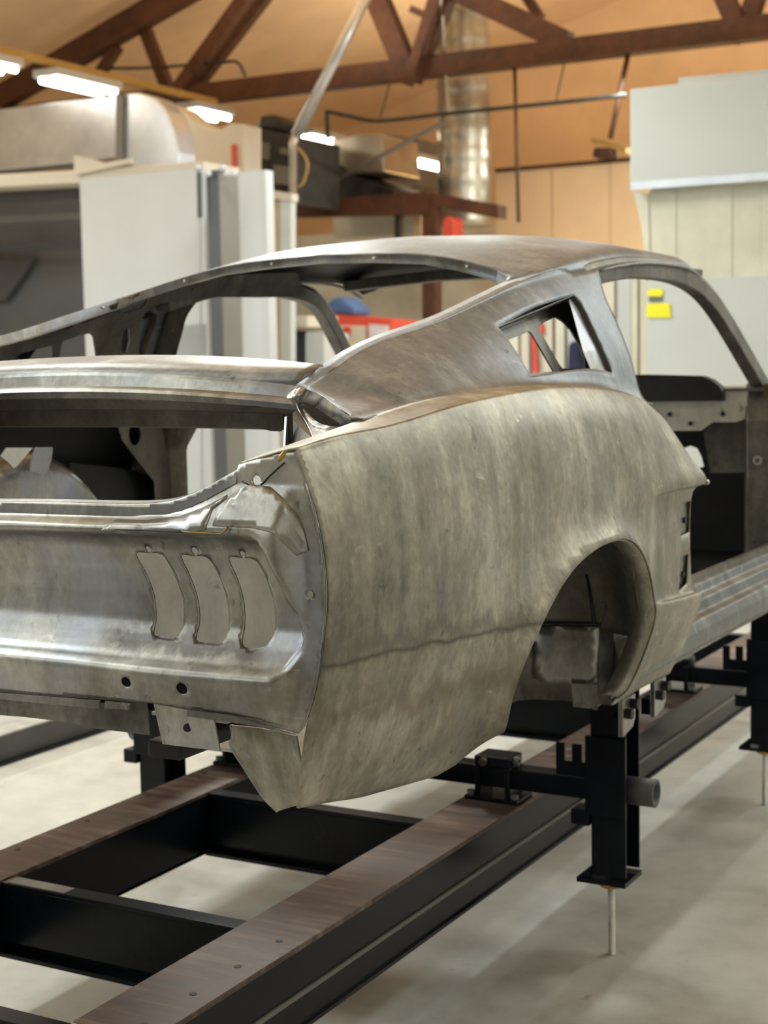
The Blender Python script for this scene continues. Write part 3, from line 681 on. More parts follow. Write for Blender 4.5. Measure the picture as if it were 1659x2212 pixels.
inner(-1, [(-80,850),(-80,772),(0,750),(190,682),(300,632),(420,606),(520,592),(640,588),(662,640),(560,642),(460,641),(345,655),(315,672),(300,700),(297,850)],
      [[(20,850),(33,767),(46,762),(111,746),(118,850)], [(126,850),(128,763),(134,737),(177,722),(192,720),(200,727),(206,763),(210,850)],
       [(175,699),(192,671),(228,654),(245,654),(238,674)], [(249,671),(258,649),(278,641),(318,638),(314,656),(304,666),(268,676)], [(138,712),(149,689),(162,687),(154,707)], [(262,738),(266,716),(272,707),(278,709),(279,737),(273,762),(262,762)]])
# right louver recessed shelf
plate('louver_flange', [gp(*ghit(u, v))+np.array((-.010, 0, -.005)) for u, v in ((1236,640),(1260,660),(1302,750),(1326,806),(1290,808),(1268,756))], 'tail', th=.002)
pplate('pillar_hole_shade', [(250,695),(292,695),(292,775),(250,775)], (-.735,.6,1.5), (1,0,-.58), 'primer_and_shade')  # added dark sheet keeping bright background out of the oval pillar hole
# lower inner quarter on the far side, seen through the boot
lo_in = [(250,905),(262,950),(300,1000),(332,1040),(336,1100),(378,1100),(364,1000),(346,905)]
h = [ax(290+13*math.cos(a), 938+24*math.sin(a), -.775)[1:] for a in np.linspace(0, 2*math.pi, 14, endpoint=False)]
V, F = patch(lambda W: np.stack([np.full(len(W), -.775), W[:, 0], W[:, 1]], 1), [ax(u, v, -.775)[1:] for u, v in lo_in], [h], .02)
mesh('b_pillar_inner', V, F, 'inner', car, False, .004, 0)
mesh('b_pillar_inner', np.array(V)*np.array((-1, 1, 1))-np.array((.03,0,0)), [f[::-1] for f in F], 'inner', car, False, .004, 0)
for sx in (1, -1):
    MB().box(min(sx*.60, sx*.80), max(sx*.60, sx*.80), -.9, -.42, .862, .868).build('boot_floor_extension', 'boot', car)
pplate('boot_side_closing', [(150,1000),(250,1010),(332,1030),(340,1105),(150,1105)], (-.83,0,1), (1,0,0), 'primer_and_shade')
pplate('seat_belt_bracket', [(12,967),(70,967),(35,1008),(28,1011),(18,1000),(0,985)], (-.52,0,1), (1,0,0), 'light', th=.003)
pplate('spring_perch_bracket', [(74,966),(113,966),(111,990),(100,1023),(62,1018),(70,992)], (-.53,0,1), (1,0,0), 'tail', th=.004)

# roof rail, windscreen pillars, header
def rail(path, wd, hd, name, mat):
    P = cr(path, 6); V = []; n = 6
    sec = [(-.5,-.5),(.35,-.5),(.5,-.25),(.5,.5),(-.35,.5),(-.5,.25)]
    for i, p in enumerate(P):
        d = P[min(i+1, len(P)-1)]-P[max(i-1, 0)]; d /= np.linalg.norm(d); s = np.cross(d, (1.0, 0, 0)); s /= np.linalg.norm(s); a = np.cross(s, d)
        V += [p+a*u*wd+s*v*hd for u, v in sec]
    F = [(j*n+i, j*n+(i+1) % n, (j+1)*n+(i+1) % n, (j+1)*n+i) for j in range(len(P)-1) for i in range(n)]+[tuple(range(n))[::-1], tuple((len(P)-1)*n+i for i in range(n))]
    return mesh(name, V, F, mat, car, False, bevel=.004)
rail([(.575,.70,1.680),(.578,.85,1.708),(.578,1.10,1.732),(.576,1.40,1.738),(.582,1.60,1.722),(.596,1.74,1.680),(.620,1.86,1.600),(.655,2.00,1.475),(.685,2.10,1.375)], .05, .06, 'windscreen_pillar', 'inner')
rail([(-.575,.55,1.665),(-.59,.80,1.712),(-.60,1.05,1.728),(-.605,1.25,1.722),(-.61,1.42,1.690),(-.635,1.60,1.57),(-.665,1.80,1.40),(-.675,1.88,1.32)], .05, .055, 'windscreen_pillar', 'inner')
MB().beam((-.60,1.60,1.745),(-.30,1.70,1.772),.07,.035).beam((-.30,1.70,1.772),(.30,1.72,1.775),.07,.035).beam((.30,1.72,1.775),(.60,1.66,1.735),.07,.035).build('windscreen_header', 'inner', car, bevel=.004)
e = [(.606, y, z) for y, z in ((.84,1.712),(.98,1.730),(1.2,1.748),(1.45,1.752),(1.6,1.742),(1.72,1.712))]
for sx in (1, -1):
    pe_ = cr(np.array(e)*np.array((sx, 1, 1)), 4); MB().tube(list(pe_), [.002+.004*min(1, k/6) for k in range(len(pe_))], 8).build('drip_rail', 'top', car, True)
# cowl, dash, firewall, hinge pillar
def yp(name, uv, y, mat, th=.006): return plate(name, [ay(u, v, y) for u, v in uv], mat, th=th)
yp('dash_pad', [(1280,812),(1395,809),(1520,812),(1540,820),(1558,834),(1566,846),(1566,866),(1280,868)], 2.02, 'primer_and_shade', .05)
yp('dash_panel', [(1280,864),(1563,862),(1566,838),(1616,842),(1610,905),(1590,912),(1540,912),(1515,930),(1280,932)], 2.03, 'boot')
for u, v in ((1447,895),(1562,894),(1492,915)): 
    p = ay(u, v, 2.022); MB().tube([p, p+(0, -.004, 0)], .008, 10).build('dash_hole', 'primer_and_shade', car)
yp('dash_underside', [(1540,910),(1612,905),(1622,1020),(1535,1022),(1520,935)], 2.10, 'inner')
MB().box(-.70, .70, 2.02, 2.40, 1.375, 1.385).build('cowl_top', 'inner', car)
fw_out = [(-.70,.70),(.70,.70),(.70,1.37),(-.70,1.37)]
hh = [ay(u, v, 2.38)[[0, 2]] for u, v in ((1478,968),(1492,963),(1506,968),(1515,985),(1521,1008),(1502,1012),(1478,1010))]
V, F = patch(lambda W: np.stack([W[:, 0], np.full(len(W), 2.38), W[:, 1]], 1), fw_out, [hh], .05); mesh('firewall', V, F, 'primer_and_shade', car, False, .004, 0)
for sx in (1, -1):
    m = MB(); V = []
    for y, z, wx in ((1.98,.86,.05),(1.98,1.10,.05),(2.00,1.28,.045),(2.05,1.40,.04)):
        x = .712 if z < 1.2 else (.70 if z < 1.3 else .678)
        V += [(sx*(x-wx), y, z), (sx*(x+wx), y, z), (sx*(x+wx), y+.36, z), (sx*(x-wx), y+.36, z)]
    F = [(4*j+i, 4*j+(i+1) % 4, 4*j+4+(i+1) % 4, 4*j+4+i) for j in range(3) for i in range(4)]+[(0,1,2,3),(12,13,14,15)]
    mesh('hinge_pillar', V, F, 'inner', car, False, bevel=.006)
p = ay(1638,994,1.975); MB().ring(p, (0,-1,0), .008, .014, .012).build('hinge_hole', 'light', car)
for a in (.64, -.70): MB().box(a, a+.06, 2.04, 2.37, .80, 1.30).build('kick_panel', 'inner', car)

# ------------------------------------------------------------------ black frame jig under the car
jig = thing('frame_jig', 'long black steel frame jig with two rust-brown topped rails on the floor', 'jig', (0, .6, 0))
RR, RL = (.312, .481), (-.475, -.319)
for (x0, x1), sgn in ((RR, 1), (RL, -1)):
    end = -.935 if sgn > 0 else -2.0
    o = MB().box(x0, x1, end, 3.6, .349, .360).build('rail_top_plate', 'railtop', jig, bevel=.002)
    xo, xi = (x1, x0) if sgn > 0 else (x0, x1)
    s = sgn
    m = MB().box(min(xo-s*.010, xo-s*.002), max(xo-s*.010, xo-s*.002), end+.004, 3.6, .195, .349)
    m.box(min(xi+s*.012, xi+s*.004), max(xi+s*.012, xi+s*.004), end+.004, 3.6, .195, .349)
    m.box(x0+.004, x1-.004, end+.004, 3.6, .193, .203)
    m.build('rail_beam', 'black', jig, bevel=.001)
    MB().box(min(xo-s*.004, xo+s*.004), max(xo-s*.004, xo+s*.004), end+.01, 3.6, .258, .268).build('rail_rib', 'lift2', jig, bevel=.002)
    MB().box(min(xo-s*.004, xo+s*.006), max(xo-s*.004, xo+s*.006), end+.01, 3.6, .190, .199).build('rail_foot_flange', 'black', jig, bevel=.002)
    for k in range(16):     # drilled holes along the plate
        y = -1.0+.25*k if sgn < 0 else -.89+.142*k
        if y < end+.03 or (sgn > 0 and k > 3) or (sgn < 0 and k > 8): continue
        x = -.44 if sgn < 0 else .432
        MB().tube([(x, y, .3585), (x, y, .3606)], .0075, 12).build('bolt_hole', 'primer_and_shade', jig)
for y0 in (-.985, -.437, .345, 1.87, 3.2):
    m = MB().box(RL[1]-.004, RR[0]+.004, y0, y0+.047, .346, .357)
    m.box(RL[1]-.004, RR[0]+.004, y0+.018, y0+.028, .20, .346).box(RL[1]-.004, RR[0]+.004, y0-.012, y0+.052, .190, .202)
    m.box(RL[1]-.004, RR[0]+.004, y0+.004, y0+.018, .22, .346)
    m.build('cross_beam', 'black', jig, bevel=.002)
MB().box(-.30, -.14, -.432, -.398, .357, .3585).build('bare_patch', 'pale_grey', jig)
MB().tube([(.312+.0, -.938, .352), (.36, -.940, .350), (.44, -.940, .350), (.481, -.938, .352)], .006, 8).build('weld_bead', 'light', jig, True)
MB().tube([(.02, -.399, .206), (.31, -.399, .206)], .004, 6).build('weld_bead', 'lift2', jig, True)

def post(name, label, x, y, s, zt=.66, group='leveling posts of the jig'):
    """H-section post with foot plate, levelling screw, comb plate and pinch-weld clamp; s = +1 on the right side"""
    P = thing(name, label, 'jig post', (x, y, 0.0), group)
    w2, d = .045, .105
    MB().box(x-w2, x+w2, y, y+.008, .205, zt).box(x-w2, x+w2, y+d-.008, y+d, .205, zt).box(x-.004, x+.004, y+.008, y+d-.008, .205, zt).build('post_column', 'black', P, bevel=.0015)
    m = MB(); m.add([(x-w2-.035, y-.012, .185), (x+w2+.003, y-.012, .185), (x+w2+.003, y+d+.004, .185), (x-w2-.035, y+d+.004, .185), (x-w2-.035, y-.012, .197), (x+w2+.003, y-.012, .197), (x+w2+.003, y+d+.004, .197), (x-w2-.035, y+d+.004, .197)],
          [(0,3,2,1),(4,5,6,7),(0,1,5,4),(1,2,6,5),(2,3,7,6),(3,0,4,7)])
    m.add([(x-w2-.03, y-.006, .197), (x-w2, y-.006, .197), (x-w2, y-.006, .225), (x-w2-.03, y+.002, .197), (x-w2, y+.002, .197), (x-w2, y+.002, .225)], [(0,1,2),(3,5,4),(0,3,4,1),(1,4,5,2),(2,5,3,0)])
    m.build('foot_plate', 'black', P)
    sx_, sy_ = x, y+.02
    MB().tube([(sx_, sy_, .186), (sx_, sy_, .176)], [.034, .028], 18).build('screw_collar', 'gold', P)
    pts, rr = [], []
    for k in range(70): pts.append((sx_, sy_, .0+.19*k/69)); rr.append(.0085+.0013*(k % 2))
    MB().tube(pts, rr, 12).build('leveling_screw', 'light', P, False)
    # socket block where the cross tube passes
    MB().box(x-w2-.012, x+w2+.004, y-.012, y+.0, .36, .56).box(x-w2-.05, x-w2-.002, y-.012, y+.05, .33, .37).build('socket_plate', 'black', P, bevel=.003)
    MB().ring((x+s*w2*.2, y+d*.55, .415), (s, 0, 0), .024, .035, .095).build('tube_stub', 'concretebeam', P, True)
    # comb plate
    cx = x-s*w2; c = [(0, .449), (0, .53), (-.008, .53), (-.008, .485), (-.028, .485), (-.028, .53), (-.052, .53), (-.052, .485), (-.072, .485), (-.072, .53), (-.095, .53), (-.095, .449)]
    V = [(cx+s*a, y+.004, z) for a, z in c]+[(cx+s*a, y+.012, z) for a, z in c]; n = len(c)
    bm = bmesh.new(); vv = [bm.verts.new(p) for p in V]
    f1 = bm.faces.new(vv[:n]); f2 = bm.faces.new(vv[n:][::-1])
    for i in range(n): bm.faces.new((vv[i], vv[n+i], vv[n+(i+1) % n], vv[(i+1) % n]))
    bmesh.ops.recalc_face_normals(bm, faces=bm.faces[:]); bmesh.ops.triangulate(bm, faces=[f1, f2])
    me = bpy.data.meshes.new('comb_plate'); bm.to_mesh(me); bm.free(); me.materials.append(MAT['black']); link(bpy.data.objects.new('comb_plate', me), P)
    # gusset and clamp jaws
    MB().add([(x-s*.045, y-.001, .56), (x+s*.03, y-.001, .56), (x-s*.045, y-.001, zt-.015), (x-s*.045, y+.002, .56), (x+s*.03, y+.002, .56), (x-s*.045, y+.002, zt-.015)], [(0,1,2),(3,5,4),(0,3,4,1),(1,4,5,2),(2,5,3,0)]).build('gusset', 'black', P)
    for dy in (-.055, d+.070):
        zc = .628
        pts = [(dy, zc-.052), (dy+.070, zc-.040), (dy+.088, zc-.02), (dy+.088, zc+.040), (dy, zc+.040)]
        V = [(x+s*.047, y+a, z) for a, z in pts]+[(x+s*.060, y+a, z) for a, z in pts]; n = len(pts)
        j = mesh('clamp_jaw', V, [tuple(range(n)), tuple(range(n, 2*n))[::-1]]+[(i, n+i, n+(i+1) % n, (i+1) % n) for i in range(n)], 'tail', P, bevel=.002)
        for a, z in ((dy+.018, zc+.004), (dy+.060, zc+.020)):
            b = MB().tube([(x+s*.0605, y+a, z), (x+s*.078, y+a, z)], .0135, 6).build('clamp_bolt', 'primer_and_shade', None, bevel=.001); b.parent = j; b.location = (0, 0, 0)
        MB().box(min(x+s*.02, x+s*.046), max(x+s*.02, x+s*.046), y+dy+.01, y+dy+.06, .58, .62).build('jaw_arm', 'black', P)
    return P
post('jig_post', 'near right black jig post clamped to the sill just ahead of the wheel arch', .712, .600, 1, .665)
post('jig_post', 'far right black jig post cut by the right picture edge under the sill', .705, 2.05, 1, .665)
post('jig_post', 'left rear black jig post beyond the left rail, seen under the tail panel', -.70, .60, -1, .665)
post('jig_post', 'left front black jig post hidden beyond the floor pan of the car', -.70, 2.05, -1, .665)
def crossbar(y, label):
    B = thing('cross_tube', label, 'cross tube', (0, y, .36), 'cross tubes lying over the rails')
    MB().box(-.655, .655, y-.022, y+.035, .392, .447).build('square_tube', 'black', B, bevel=.004)
    for x in (.397, -.397):
        m = MB().box(x-.05, x+.05, y-.035, y+.048, .448, .475).box(x-.05, x-.035, y-.035, y+.048, .3605, .449).box(x+.035, x+.05, y-.035, y+.048, .3605, .449)
        k = m.build('clamp_block', 'black', B, bevel=.004)
        MB().box(x-.075, x+.075, y-.045, y+.055, .3602, .370).build('clamp_base', 'black', B, bevel=.003)
        for dx in (-.062, .062): MB().tube([(x+dx, y-.03, .370), (x+dx, y-.03, .382)], .010, 6).build('base_bolt', 'lift2', B)
        b = MB().tube([(x-.02, y-.034, .462), (x-.02, y-.046, .462)], .011, 12).build('pin', 'railtop', B)
        MB().ring((x+.05, y, .462), (1, 0, 0), .006, .012, .012).build('pin_ring', 'lift2', B)
crossbar(.63, 'near black square cross tube bolted over the rust-topped rails ahead of the wheel arch')
crossbar(2.08, 'far black square cross tube over the rails under the front of the sill')
lb = thing('runway_beam', 'low dark grey steel runway beam lying on the floor at left', 'beam', (-2.28, 1, 0))
MB().box(-2.55, -2.01, -2.0, 4.2, .0, .105).build('beam_body', 'concretebeam', lb, bevel=.006)
MB().box(-2.55, -2.01, -2.0, 4.2, .1055, .112).build('beam_top', 'pale_grey', lb)  # top slab in a paler grey than the body
MB().box(-2.0095, -1.985, -2.0, 4.2, .0, .012).build('beam_foot', 'black', lb)

# ------------------------------------------------------------------ hall behind the car
def up(name, uv, y, depth, mat, parent=None, bevel=0.0):     # solid slab whose front outline was measured at depth y
    P = [ay(u, v, y) for u, v in uv]; n = len(P); V = P+[p+np.array((0, depth, 0)) for p in P]
    bm = bmesh.new(); vv = [bm.verts.new(tuple(p)) for p in V]
    fs = [bm.faces.new(vv[:n]), bm.faces.new(vv[n:][::-1])]
    for i in range(n): bm.faces.new((vv[i], vv[n+i], vv[n+(i+1) % n], vv[(i+1) % n]))
    bmesh.ops.recalc_face_normals(bm, faces=bm.faces[:])
    if n > 4: bmesh.ops.triangulate(bm, faces=fs)
    me = bpy.data.meshes.new(name); bm.to_mesh(me); bm.free(); me.materials.append(MAT[mat])
    o = bpy.data.objects.new(name, me); link(o, parent)
    if bevel: b = o.modifiers.new('edges', 'BEVEL'); b.width = bevel; b.segments = 2; b.limit_method = 'ANGLE'
    return o
def bx(name, x0, x1, y0, y1, z0, z1, mat, parent=None, bevel=0.0): return MB().box(x0, x1, y0, y1, z0, z1).build(name, mat, parent, bevel=bevel)
Y_T = 10.7
# roof trusses: the near one in view, its members each a timber
tr = thing('roof_truss', 'brown timber roof truss crossing the hall above the ducts', 'roof truss', (-3.0, Y_T, 4.25))
def member(name, uva, uvb, wpx, y=Y_T, dep=.16, parent=tr, mat='timber'):
    a, b = ay(*uva, y), ay(*uvb, y); L = np.linalg.norm(a-CAM); h = wpx/FPX*L
    return MB().beam(a, b, dep, h, up=(0, -1, 0) if abs((b-a)[0]) < 1e-6 else (0, 0, 1) if abs((b-a)[2]) < abs((b-a)[0])*3 else (1, 0, 0)).build(name, mat, parent)
def tie(x0, x1, z0, z1, h, y, name='bottom_chord', parent=tr): return MB().beam((x0, y, z0), (x1, y, z1), .18, h).build(name, 'timber', parent)
tie(-11.2, 3.3, 4.36, 4.315, .20, Y_T)
MB().beam((-11.3, Y_T, 4.31), (RX, Y_T, 7.0), .16, .26).build('top_chord', 'timber', tr)
MB().beam((RX, Y_T, 7.0), (3.3, Y_T, 5.12), .16, .26).build('top_chord', 'timber', tr)
member('truss_web', (718, -240), (885, 165), 42)
member('truss_web', (1062, -240), (888, 175), 36, Y_T+.03)
member('truss_web', (1010, -240), (880, 185), 22, Y_T-.22, .06)
member('truss_web', (550, -223), (1225, 92), 40)
member('truss_web', (312, 60), (368, 205), 24, Y_T+.1, .1)
member('truss_web', (640, -157), (378, 205), 30, Y_T-.1, .1)
member('truss_web', (684, -150), (408, 205), 26, Y_T+.16, .1)
member('truss_web', (1466, -230), (1606, 85), 36)
member('truss_web', (1702, -240), (1606, 85), 34, Y_T+.05)
member('truss_web', (1000, -220), (1168, 40), 18, Y_T+.5, .1)
member('stub_timber', (890, 20), (938, 42), 14, Y_T-.15, .1)
member('knee_brace', (205, 175), (255, 100), 20, Y_T+.05, .1)
# ceiling lights in the left row
for k, (y0, y1) in enumerate(((6.0, 7.3), (7.72, 8.62), (9.8, 10.45), (11.95, 13.0), (14.5, 15.5))):
    L = thing('ceiling_light', ('lit strip light at the left picture edge, first of the row', 'large lit strip light just above the bright duct, second of the row', 'lit strip light above the cream plenum, third of the row', 'lit strip light right of the slanting grey pipe, fourth of the row', 'small lit strip light in front of the spiral duct, farthest of the row')[k], 'ceiling light', (-7.2, (y0+y1)/2, 4.0), 'strip lights of the left row')
    bx('housing', -7.34, -7.06, y0, y1, 4.045, 4.11, 'white', L)
    for dx in (-.08, .08): MB().tube([(-7.2+dx, y0+.04, 4.02), (-7.2+dx, y1-.04, 4.02)], .028, 10).build('tube', 'lamp', L, True)
tag(MB().beam((-7.25, 5.0, 4.19), (-7.2, 10.3, 4.17), .06, .06).build('cable_tray', 'gold'), 'ochre cable tray running along above the left strip lights', 'cable tray')
# slanted vent pipe
vp_ = thing('vent_pipe', 'pale grey pipe slanting down through the truss at centre', 'pipe', tuple(ay(635, 300, 9)))
MB().tube([ay(800, -25, 9), ay(640, 292, 9)], .050, 14).build('pipe_upper', 'galv', vp_, True)
MB().tube([ay(640, 288, 9), ay(633, 310, 9), ay(632, 450, 9)], .036, 12).build('pipe_lower', 'spiral', vp_, True)
# big spiral duct
sd = thing('spiral_duct', 'tall round spiral metal duct rising behind the truss', 'duct', (-4.7, 11.8, 3.0))
c0 = (ay(945, 300, 11.8)+ay(1062, 300, 11.8))/2; rD = np.linalg.norm(ay(945, 300, 11.8)-ay(1062, 300, 11.8))/2*.88
prof = []; rr = []
for k in range(60): prof.append((c0[0], c0[1], 2.9+k*.06)); rr.append(rD+(.012 if k % 4 == 0 else 0))
MB().tube(prof, rr, 28).build('duct_tube', 'spiral', sd, True)
# galvanised duct, elbow and roof beam of the left booth
bd = thing('roof_duct', 'bright galvanised duct with a rounded elbow on the booth roof', 'duct', tuple(ay(200, 340, 7.5)))
up('duct_box', [(-120,256),(0,236),(262,204),(262,338),(160,352),(0,368),(-120,380)], 7.5, .25, 'galv', bd, .01)
up('duct_seam', [(250,203),(264,203),(264,345),(250,346)], 7.46, .04, 'lift2', bd)
up('duct_elbow', [(264,203),(300,200),(335,212),(360,240),(376,280),(384,330),(384,372),(340,368),(272,356)], 7.5, .25, 'galv', bd, .01)
pl = thing('cream_plenum', 'cream sheet-metal plenum box behind the duct elbow', 'plenum', tuple(ay(450, 370, 9.0)))
up('plenum_box', [(330,216),(385,232),(420,262),(470,282),(498,266),(526,268),(526,390),(360,390)], 9.0, .3, 'cream', pl, .01)
for u in (400, 510): p = ay(u, 385, 9.2); bx('plenum_leg', p[0]-.05, p[0]+.05, 9.05, 9.15, 0, p[2], 'cream', pl)
up('red_label', [(499,312),(508,312),(510,360),(501,360)], 8.97, .02, 'red', pl)
rb = thing('booth_roof_beam', 'long cream beam along the roof edge of the left booth', 'beam', tuple(ay(200, 395, 7.0)))
up('beam_face', [(-150,384),(160,368),(440,348),(440,378),(160,396),(-150,412)], 7.0, .5, 'cream', rb, .01)
up('beam_gusset', [(160,336),(180,340),(225,352),(280,342),(280,352),(160,378)], 6.95, .05, 'cream', rb)
bt = thing('grey_booth', 'dark grey open booth at the left picture edge', 'booth', tuple(ay(0, 800, 7.3)))
up('booth_back', [(-200,425),(176,405),(176,900),(-200,900)], 8.6, .1, 'grey', bt)
up('booth_lintel', [(-200,422),(176,404),(176,425),(-200,446)], 7.3, .1, 'lift1', bt)
up('inner_rail', [(-200,475),(176,458),(176,472),(-200,492)], 7.6, .06, 'lift2', bt)
up('inner_shelf', [(-200,524),(176,522),(176,536),(-200,540)], 8.0, .06, 'lift1', bt)
up('booth_window', [(-80,556),(76,556),(10,650),(-80,650)], 8.5, .05, 'lift1', bt)
# white partition behind the lift
pw_ = thing('white_partition', 'white partition wall with grey windows behind the dark lift column', 'partition', (-5.0, 6.5, 0))
a, b = ay(172, 388, 6.5), ay(570, 366, 6.5)
bx('partition_panel', a[0], ay(440, 375, 6.5)[0], 6.5, 6.6, 0, a[2], 'white', pw_)
bx('partition_panel', ay(440, 375, 6.5)[0], b[0], 6.52, 6.62, 0, b[2], 'white', pw_)
for uv in ([(302,708),(354,704),(354,766),(302,768)], [(380,704),(443,700),(443,770),(380,770)]): up('window_pane', uv, 6.49, .02, 'glass', pw_)
# two-post lift column
lf = thing('lift_column', 'dark grey lift column standing before the white partition', 'lift column', (-4.2, 6.0, 0))
x0, x1 = ay(446, 372, 6.0)[0], ay(471, 372, 6.0)[0]; yb = ax(514, 372, x1)[1]; h = 2.82
bx('column_front', x0, x1, 6.0, 6.012, 0, h, 'lift1', lf)
bx('column_side', x1-.012, x1, 6.0125, yb, 0, h, 'lift2', lf)  # side face in a paler grey than front and back
bx('column_back', x0, x1-.013, yb-.012, yb, 0, h, 'lift1', lf)
bx('column_cap', x0, x1, 6.0, yb, h+.001, h+.02, 'lift1', lf)
for u in (425, 478, 447, 488, 502): 
    p = ay(u, 362 if u in (425, 478) else 375, 5.95); MB().tube([p, p+(0, .03, 0)], .022, 12).build('top_bolt', 'white', lf, True)
MB().tube([ay(430, 372, 5.95), ay(432, 470, 5.95)], .018, 8).build('cable_guide', 'lift1', lf)
MB().tube([ay(432, 470, 5.96), ay(437, 1090, 5.96)], .006, 6).build('lift_cable', 'galv', lf)
# cream frame and boards right of the partition
fr = thing('framed_screen', 'cream and pale blue framed panel right of the partition', 'panel', tuple(ay(600, 560, 8.0)))
up('frame_board', [(570,425),(608,430),(608,1172),(570,1172)], 8.0, .06, 'beige', fr)
up('frame_stile', [(606,425),(628,430),(628,1172),(606,1172)], 7.98, .08, 'booth', fr)
up('frame_head', [(570,408),(630,418),(630,434),(570,426)], 7.97, .1, 'cream', fr)
# mezzanine
mz = thing('mezzanine', 'brown steel mezzanine edge beam carried on posts behind the roof', 'mezzanine', tuple(ay(900, 500, 11)))
up('edge_beam', [(632,434),(925,414),(925,462),(632,468)], 11, .2, 'timber', mz)
up('edge_beam', [(925,414),(1076,442),(1076,472),(925,444)], 11.05, .2, 'timber', mz)
up('mezzanine_post', [(912,444),(940,446),(940,690),(912,690)], 11.02, .15, 'timber', mz)
up('mezzanine_post', [(852,455),(862,455),(862,520),(852,520)], 11.1, .1, 'machine', mz)
up('mezzanine_post', [(894,455),(908,455),(908,520),(894,520)], 11.3, .1, 'tan', mz)
up('deck_edge', [(720,470),(905,462),(905,505),(720,512)], 12.5, .3, 'curtain', mz)
tag(up('fire_extinguisher', [(956,474),(964,468),(972,468),(980,474),(980,515),(956,515)], 10.8, .22, 'red', None, .02), 'red cylinder standing below the mezzanine beam', 'extinguisher')
ma = thing('blower_unit', 'black open-sided blower unit beside the cream plenum', 'machine', tuple(ay(580, 430, 10)))
up('unit_body', [(532,272),(632,292),(632,440),(575,432),(532,390)], 10, .9, 'machine', ma)
for u in (580, 622): p = ay(u, 425, 10.3); bx('unit_leg', p[0]-.05, p[0]+.05, 10.2, 10.3, 0, p[2]+.03, 'machine', ma)
up('unit_top_gear', [(560,250),(590,246),(610,262),(606,284),(552,276)], 10.2, .4, 'machine', ma, .03)
for uv in ([(545,300),(580,310),(578,345),(545,338)], [(590,355),(622,360),(622,400),(592,396)], [(605,318),(618,320),(618,334),(605,332)]): up('unit_part', uv, 9.96, .06, 'lift2', ma)
mb_ = thing('exhaust_fan_box', 'dark exhaust fan housing with a sloping face on the mezzanine', 'machine', tuple(ay(740, 440, 11)))
up('fan_housing', [(636,330),(720,345),(770,380),(850,410),(850,440),(640,452)], 11.4, 1.0, 'machine', mb_)
up('shiny_duct', [(716,300),(770,288),(826,290),(830,372),(762,374),(722,350)], 11.3, .8, 'spiral', mb_, .02)
up('grey_duct', [(828,290),(905,300),(905,400),(850,412),(830,372)], 16.2, .8, 'lift2', mb_, .02)
tag(MB().tube(cr([ay(643,318,9.0), ay(664,350,9.0), ay(657,390,9.0), ay(645,404,9.0)], 5), .012, 8).build('yellow_hose', 'gold', None, True), 'thin yellow hose hanging beside the slanting pipe', 'hose')
tag(MB().tube([ay(655,426,11.1), ay(962,262,10.72)], .022, 8).build('handrail', 'lift2', None, True), 'thin grey rail rising diagonally past the fan housing', 'rail')
# pipes and rods hung from the roof
sp = thing('sprinkler_pipe', 'thin black sprinkler pipe under the bottom chord', 'pipe', tuple(ay(820, 262, 10.4)))
MB().tube(cr([ay(705,240,10.4), ay(760,252,10.4), ay(820,261,10.4), ay(960,246,10.4), ay(1200,222,10.4), ay(1352,205,10.4)], 4), .020, 8).build('pipe_run', 'machine', sp, True)
MB().tube([ay(706,238,10.4), ay(708,300,10.4)], .022, 8).build('pipe_drop', 'machine', sp)
for u, v in ((820,261), (1200,222)):
    p = ay(u, v, 10.4); MB().tube([p, (p[0], 10.62, 4.22)], .008, 6).build('pipe_hanger', 'machine', sp)
for (a, b, r, lab) in (((1112,185),(1120,480),.018,'thin red-brown rod hanging from the chord before the tan wall'), ((1358,150),(1318,300),.026,'slanting brown rod between the chord and the lamp bracket'), ((943,-20),(968,255),.018,'thin grey conduit dropping past the spiral duct')):
    tag(MB().tube([(ay(*a, 10.7)[0], 10.60 if a[0] == 943 else 10.70, 6.80 if a[0] == 943 else 4.26), ay(*b, 10.7)], r, 8).build('hanging_rod', 'spiral' if a[0] == 943 else 'timber', None, True), lab, 'rod')
tag(MB().tube(cr([ay(225,148,10.6), ay(330,146,10.6), ay(470,136,10.6), ay(512,134,10.6), ay(530,164,10.6)], 4), .016, 8).build('bent_conduit', 'machine', None, True), 'thin dark bent conduit fixed across the left truss webs', 'conduit')
tag(MB().tube([ay(-60,100,10.58), ay(70,-12,10.58), ay(250,-165,10.58)], .022, 8).build('brace_rod', 'machine', None, True), 'thin black rod at the top left picture corner', 'rod')
lbk = thing('bracket_lamp', 'small orange bracket lamp left of the white booth', 'bracket', tuple(ay(1310, 325, 12.2)))
up('bracket_arm', [(1276,298),(1295,300),(1352,318),(1352,330),(1300,312),(1278,308)], 12.25, .14, 'gold', lbk)
up('lamp_cap', [(1282,318),(1318,318),(1324,340),(1278,340)], 12.2, .19, 'timber', lbk, .02)
# tan back boards
bw = thing('board_partition', 'tall tan board wall catching a warm glow behind the roof', 'board wall', tuple(ay(1200, 600, 12.4)))
xa, xb = ay(1072, 450, 12.4)[0], ay(1450, 450, 12.4)[0]
n = 3
for k in range(n):
    q0, q1 = xa+(xb-xa)*k/n, xa+(xb-xa)*(k+1)/n-.012
    bx('board', q0, q1, 12.4+.006*(k % 2), 12.46, 0, ay(1200, 355, 12.4)[2], 'tan', bw)
bx('board_cap', xa, xb, 12.37, 12.40, ay(1200, 362, 12.4)[2], ay(1200, 354, 12.4)[2], 'timber', bw)
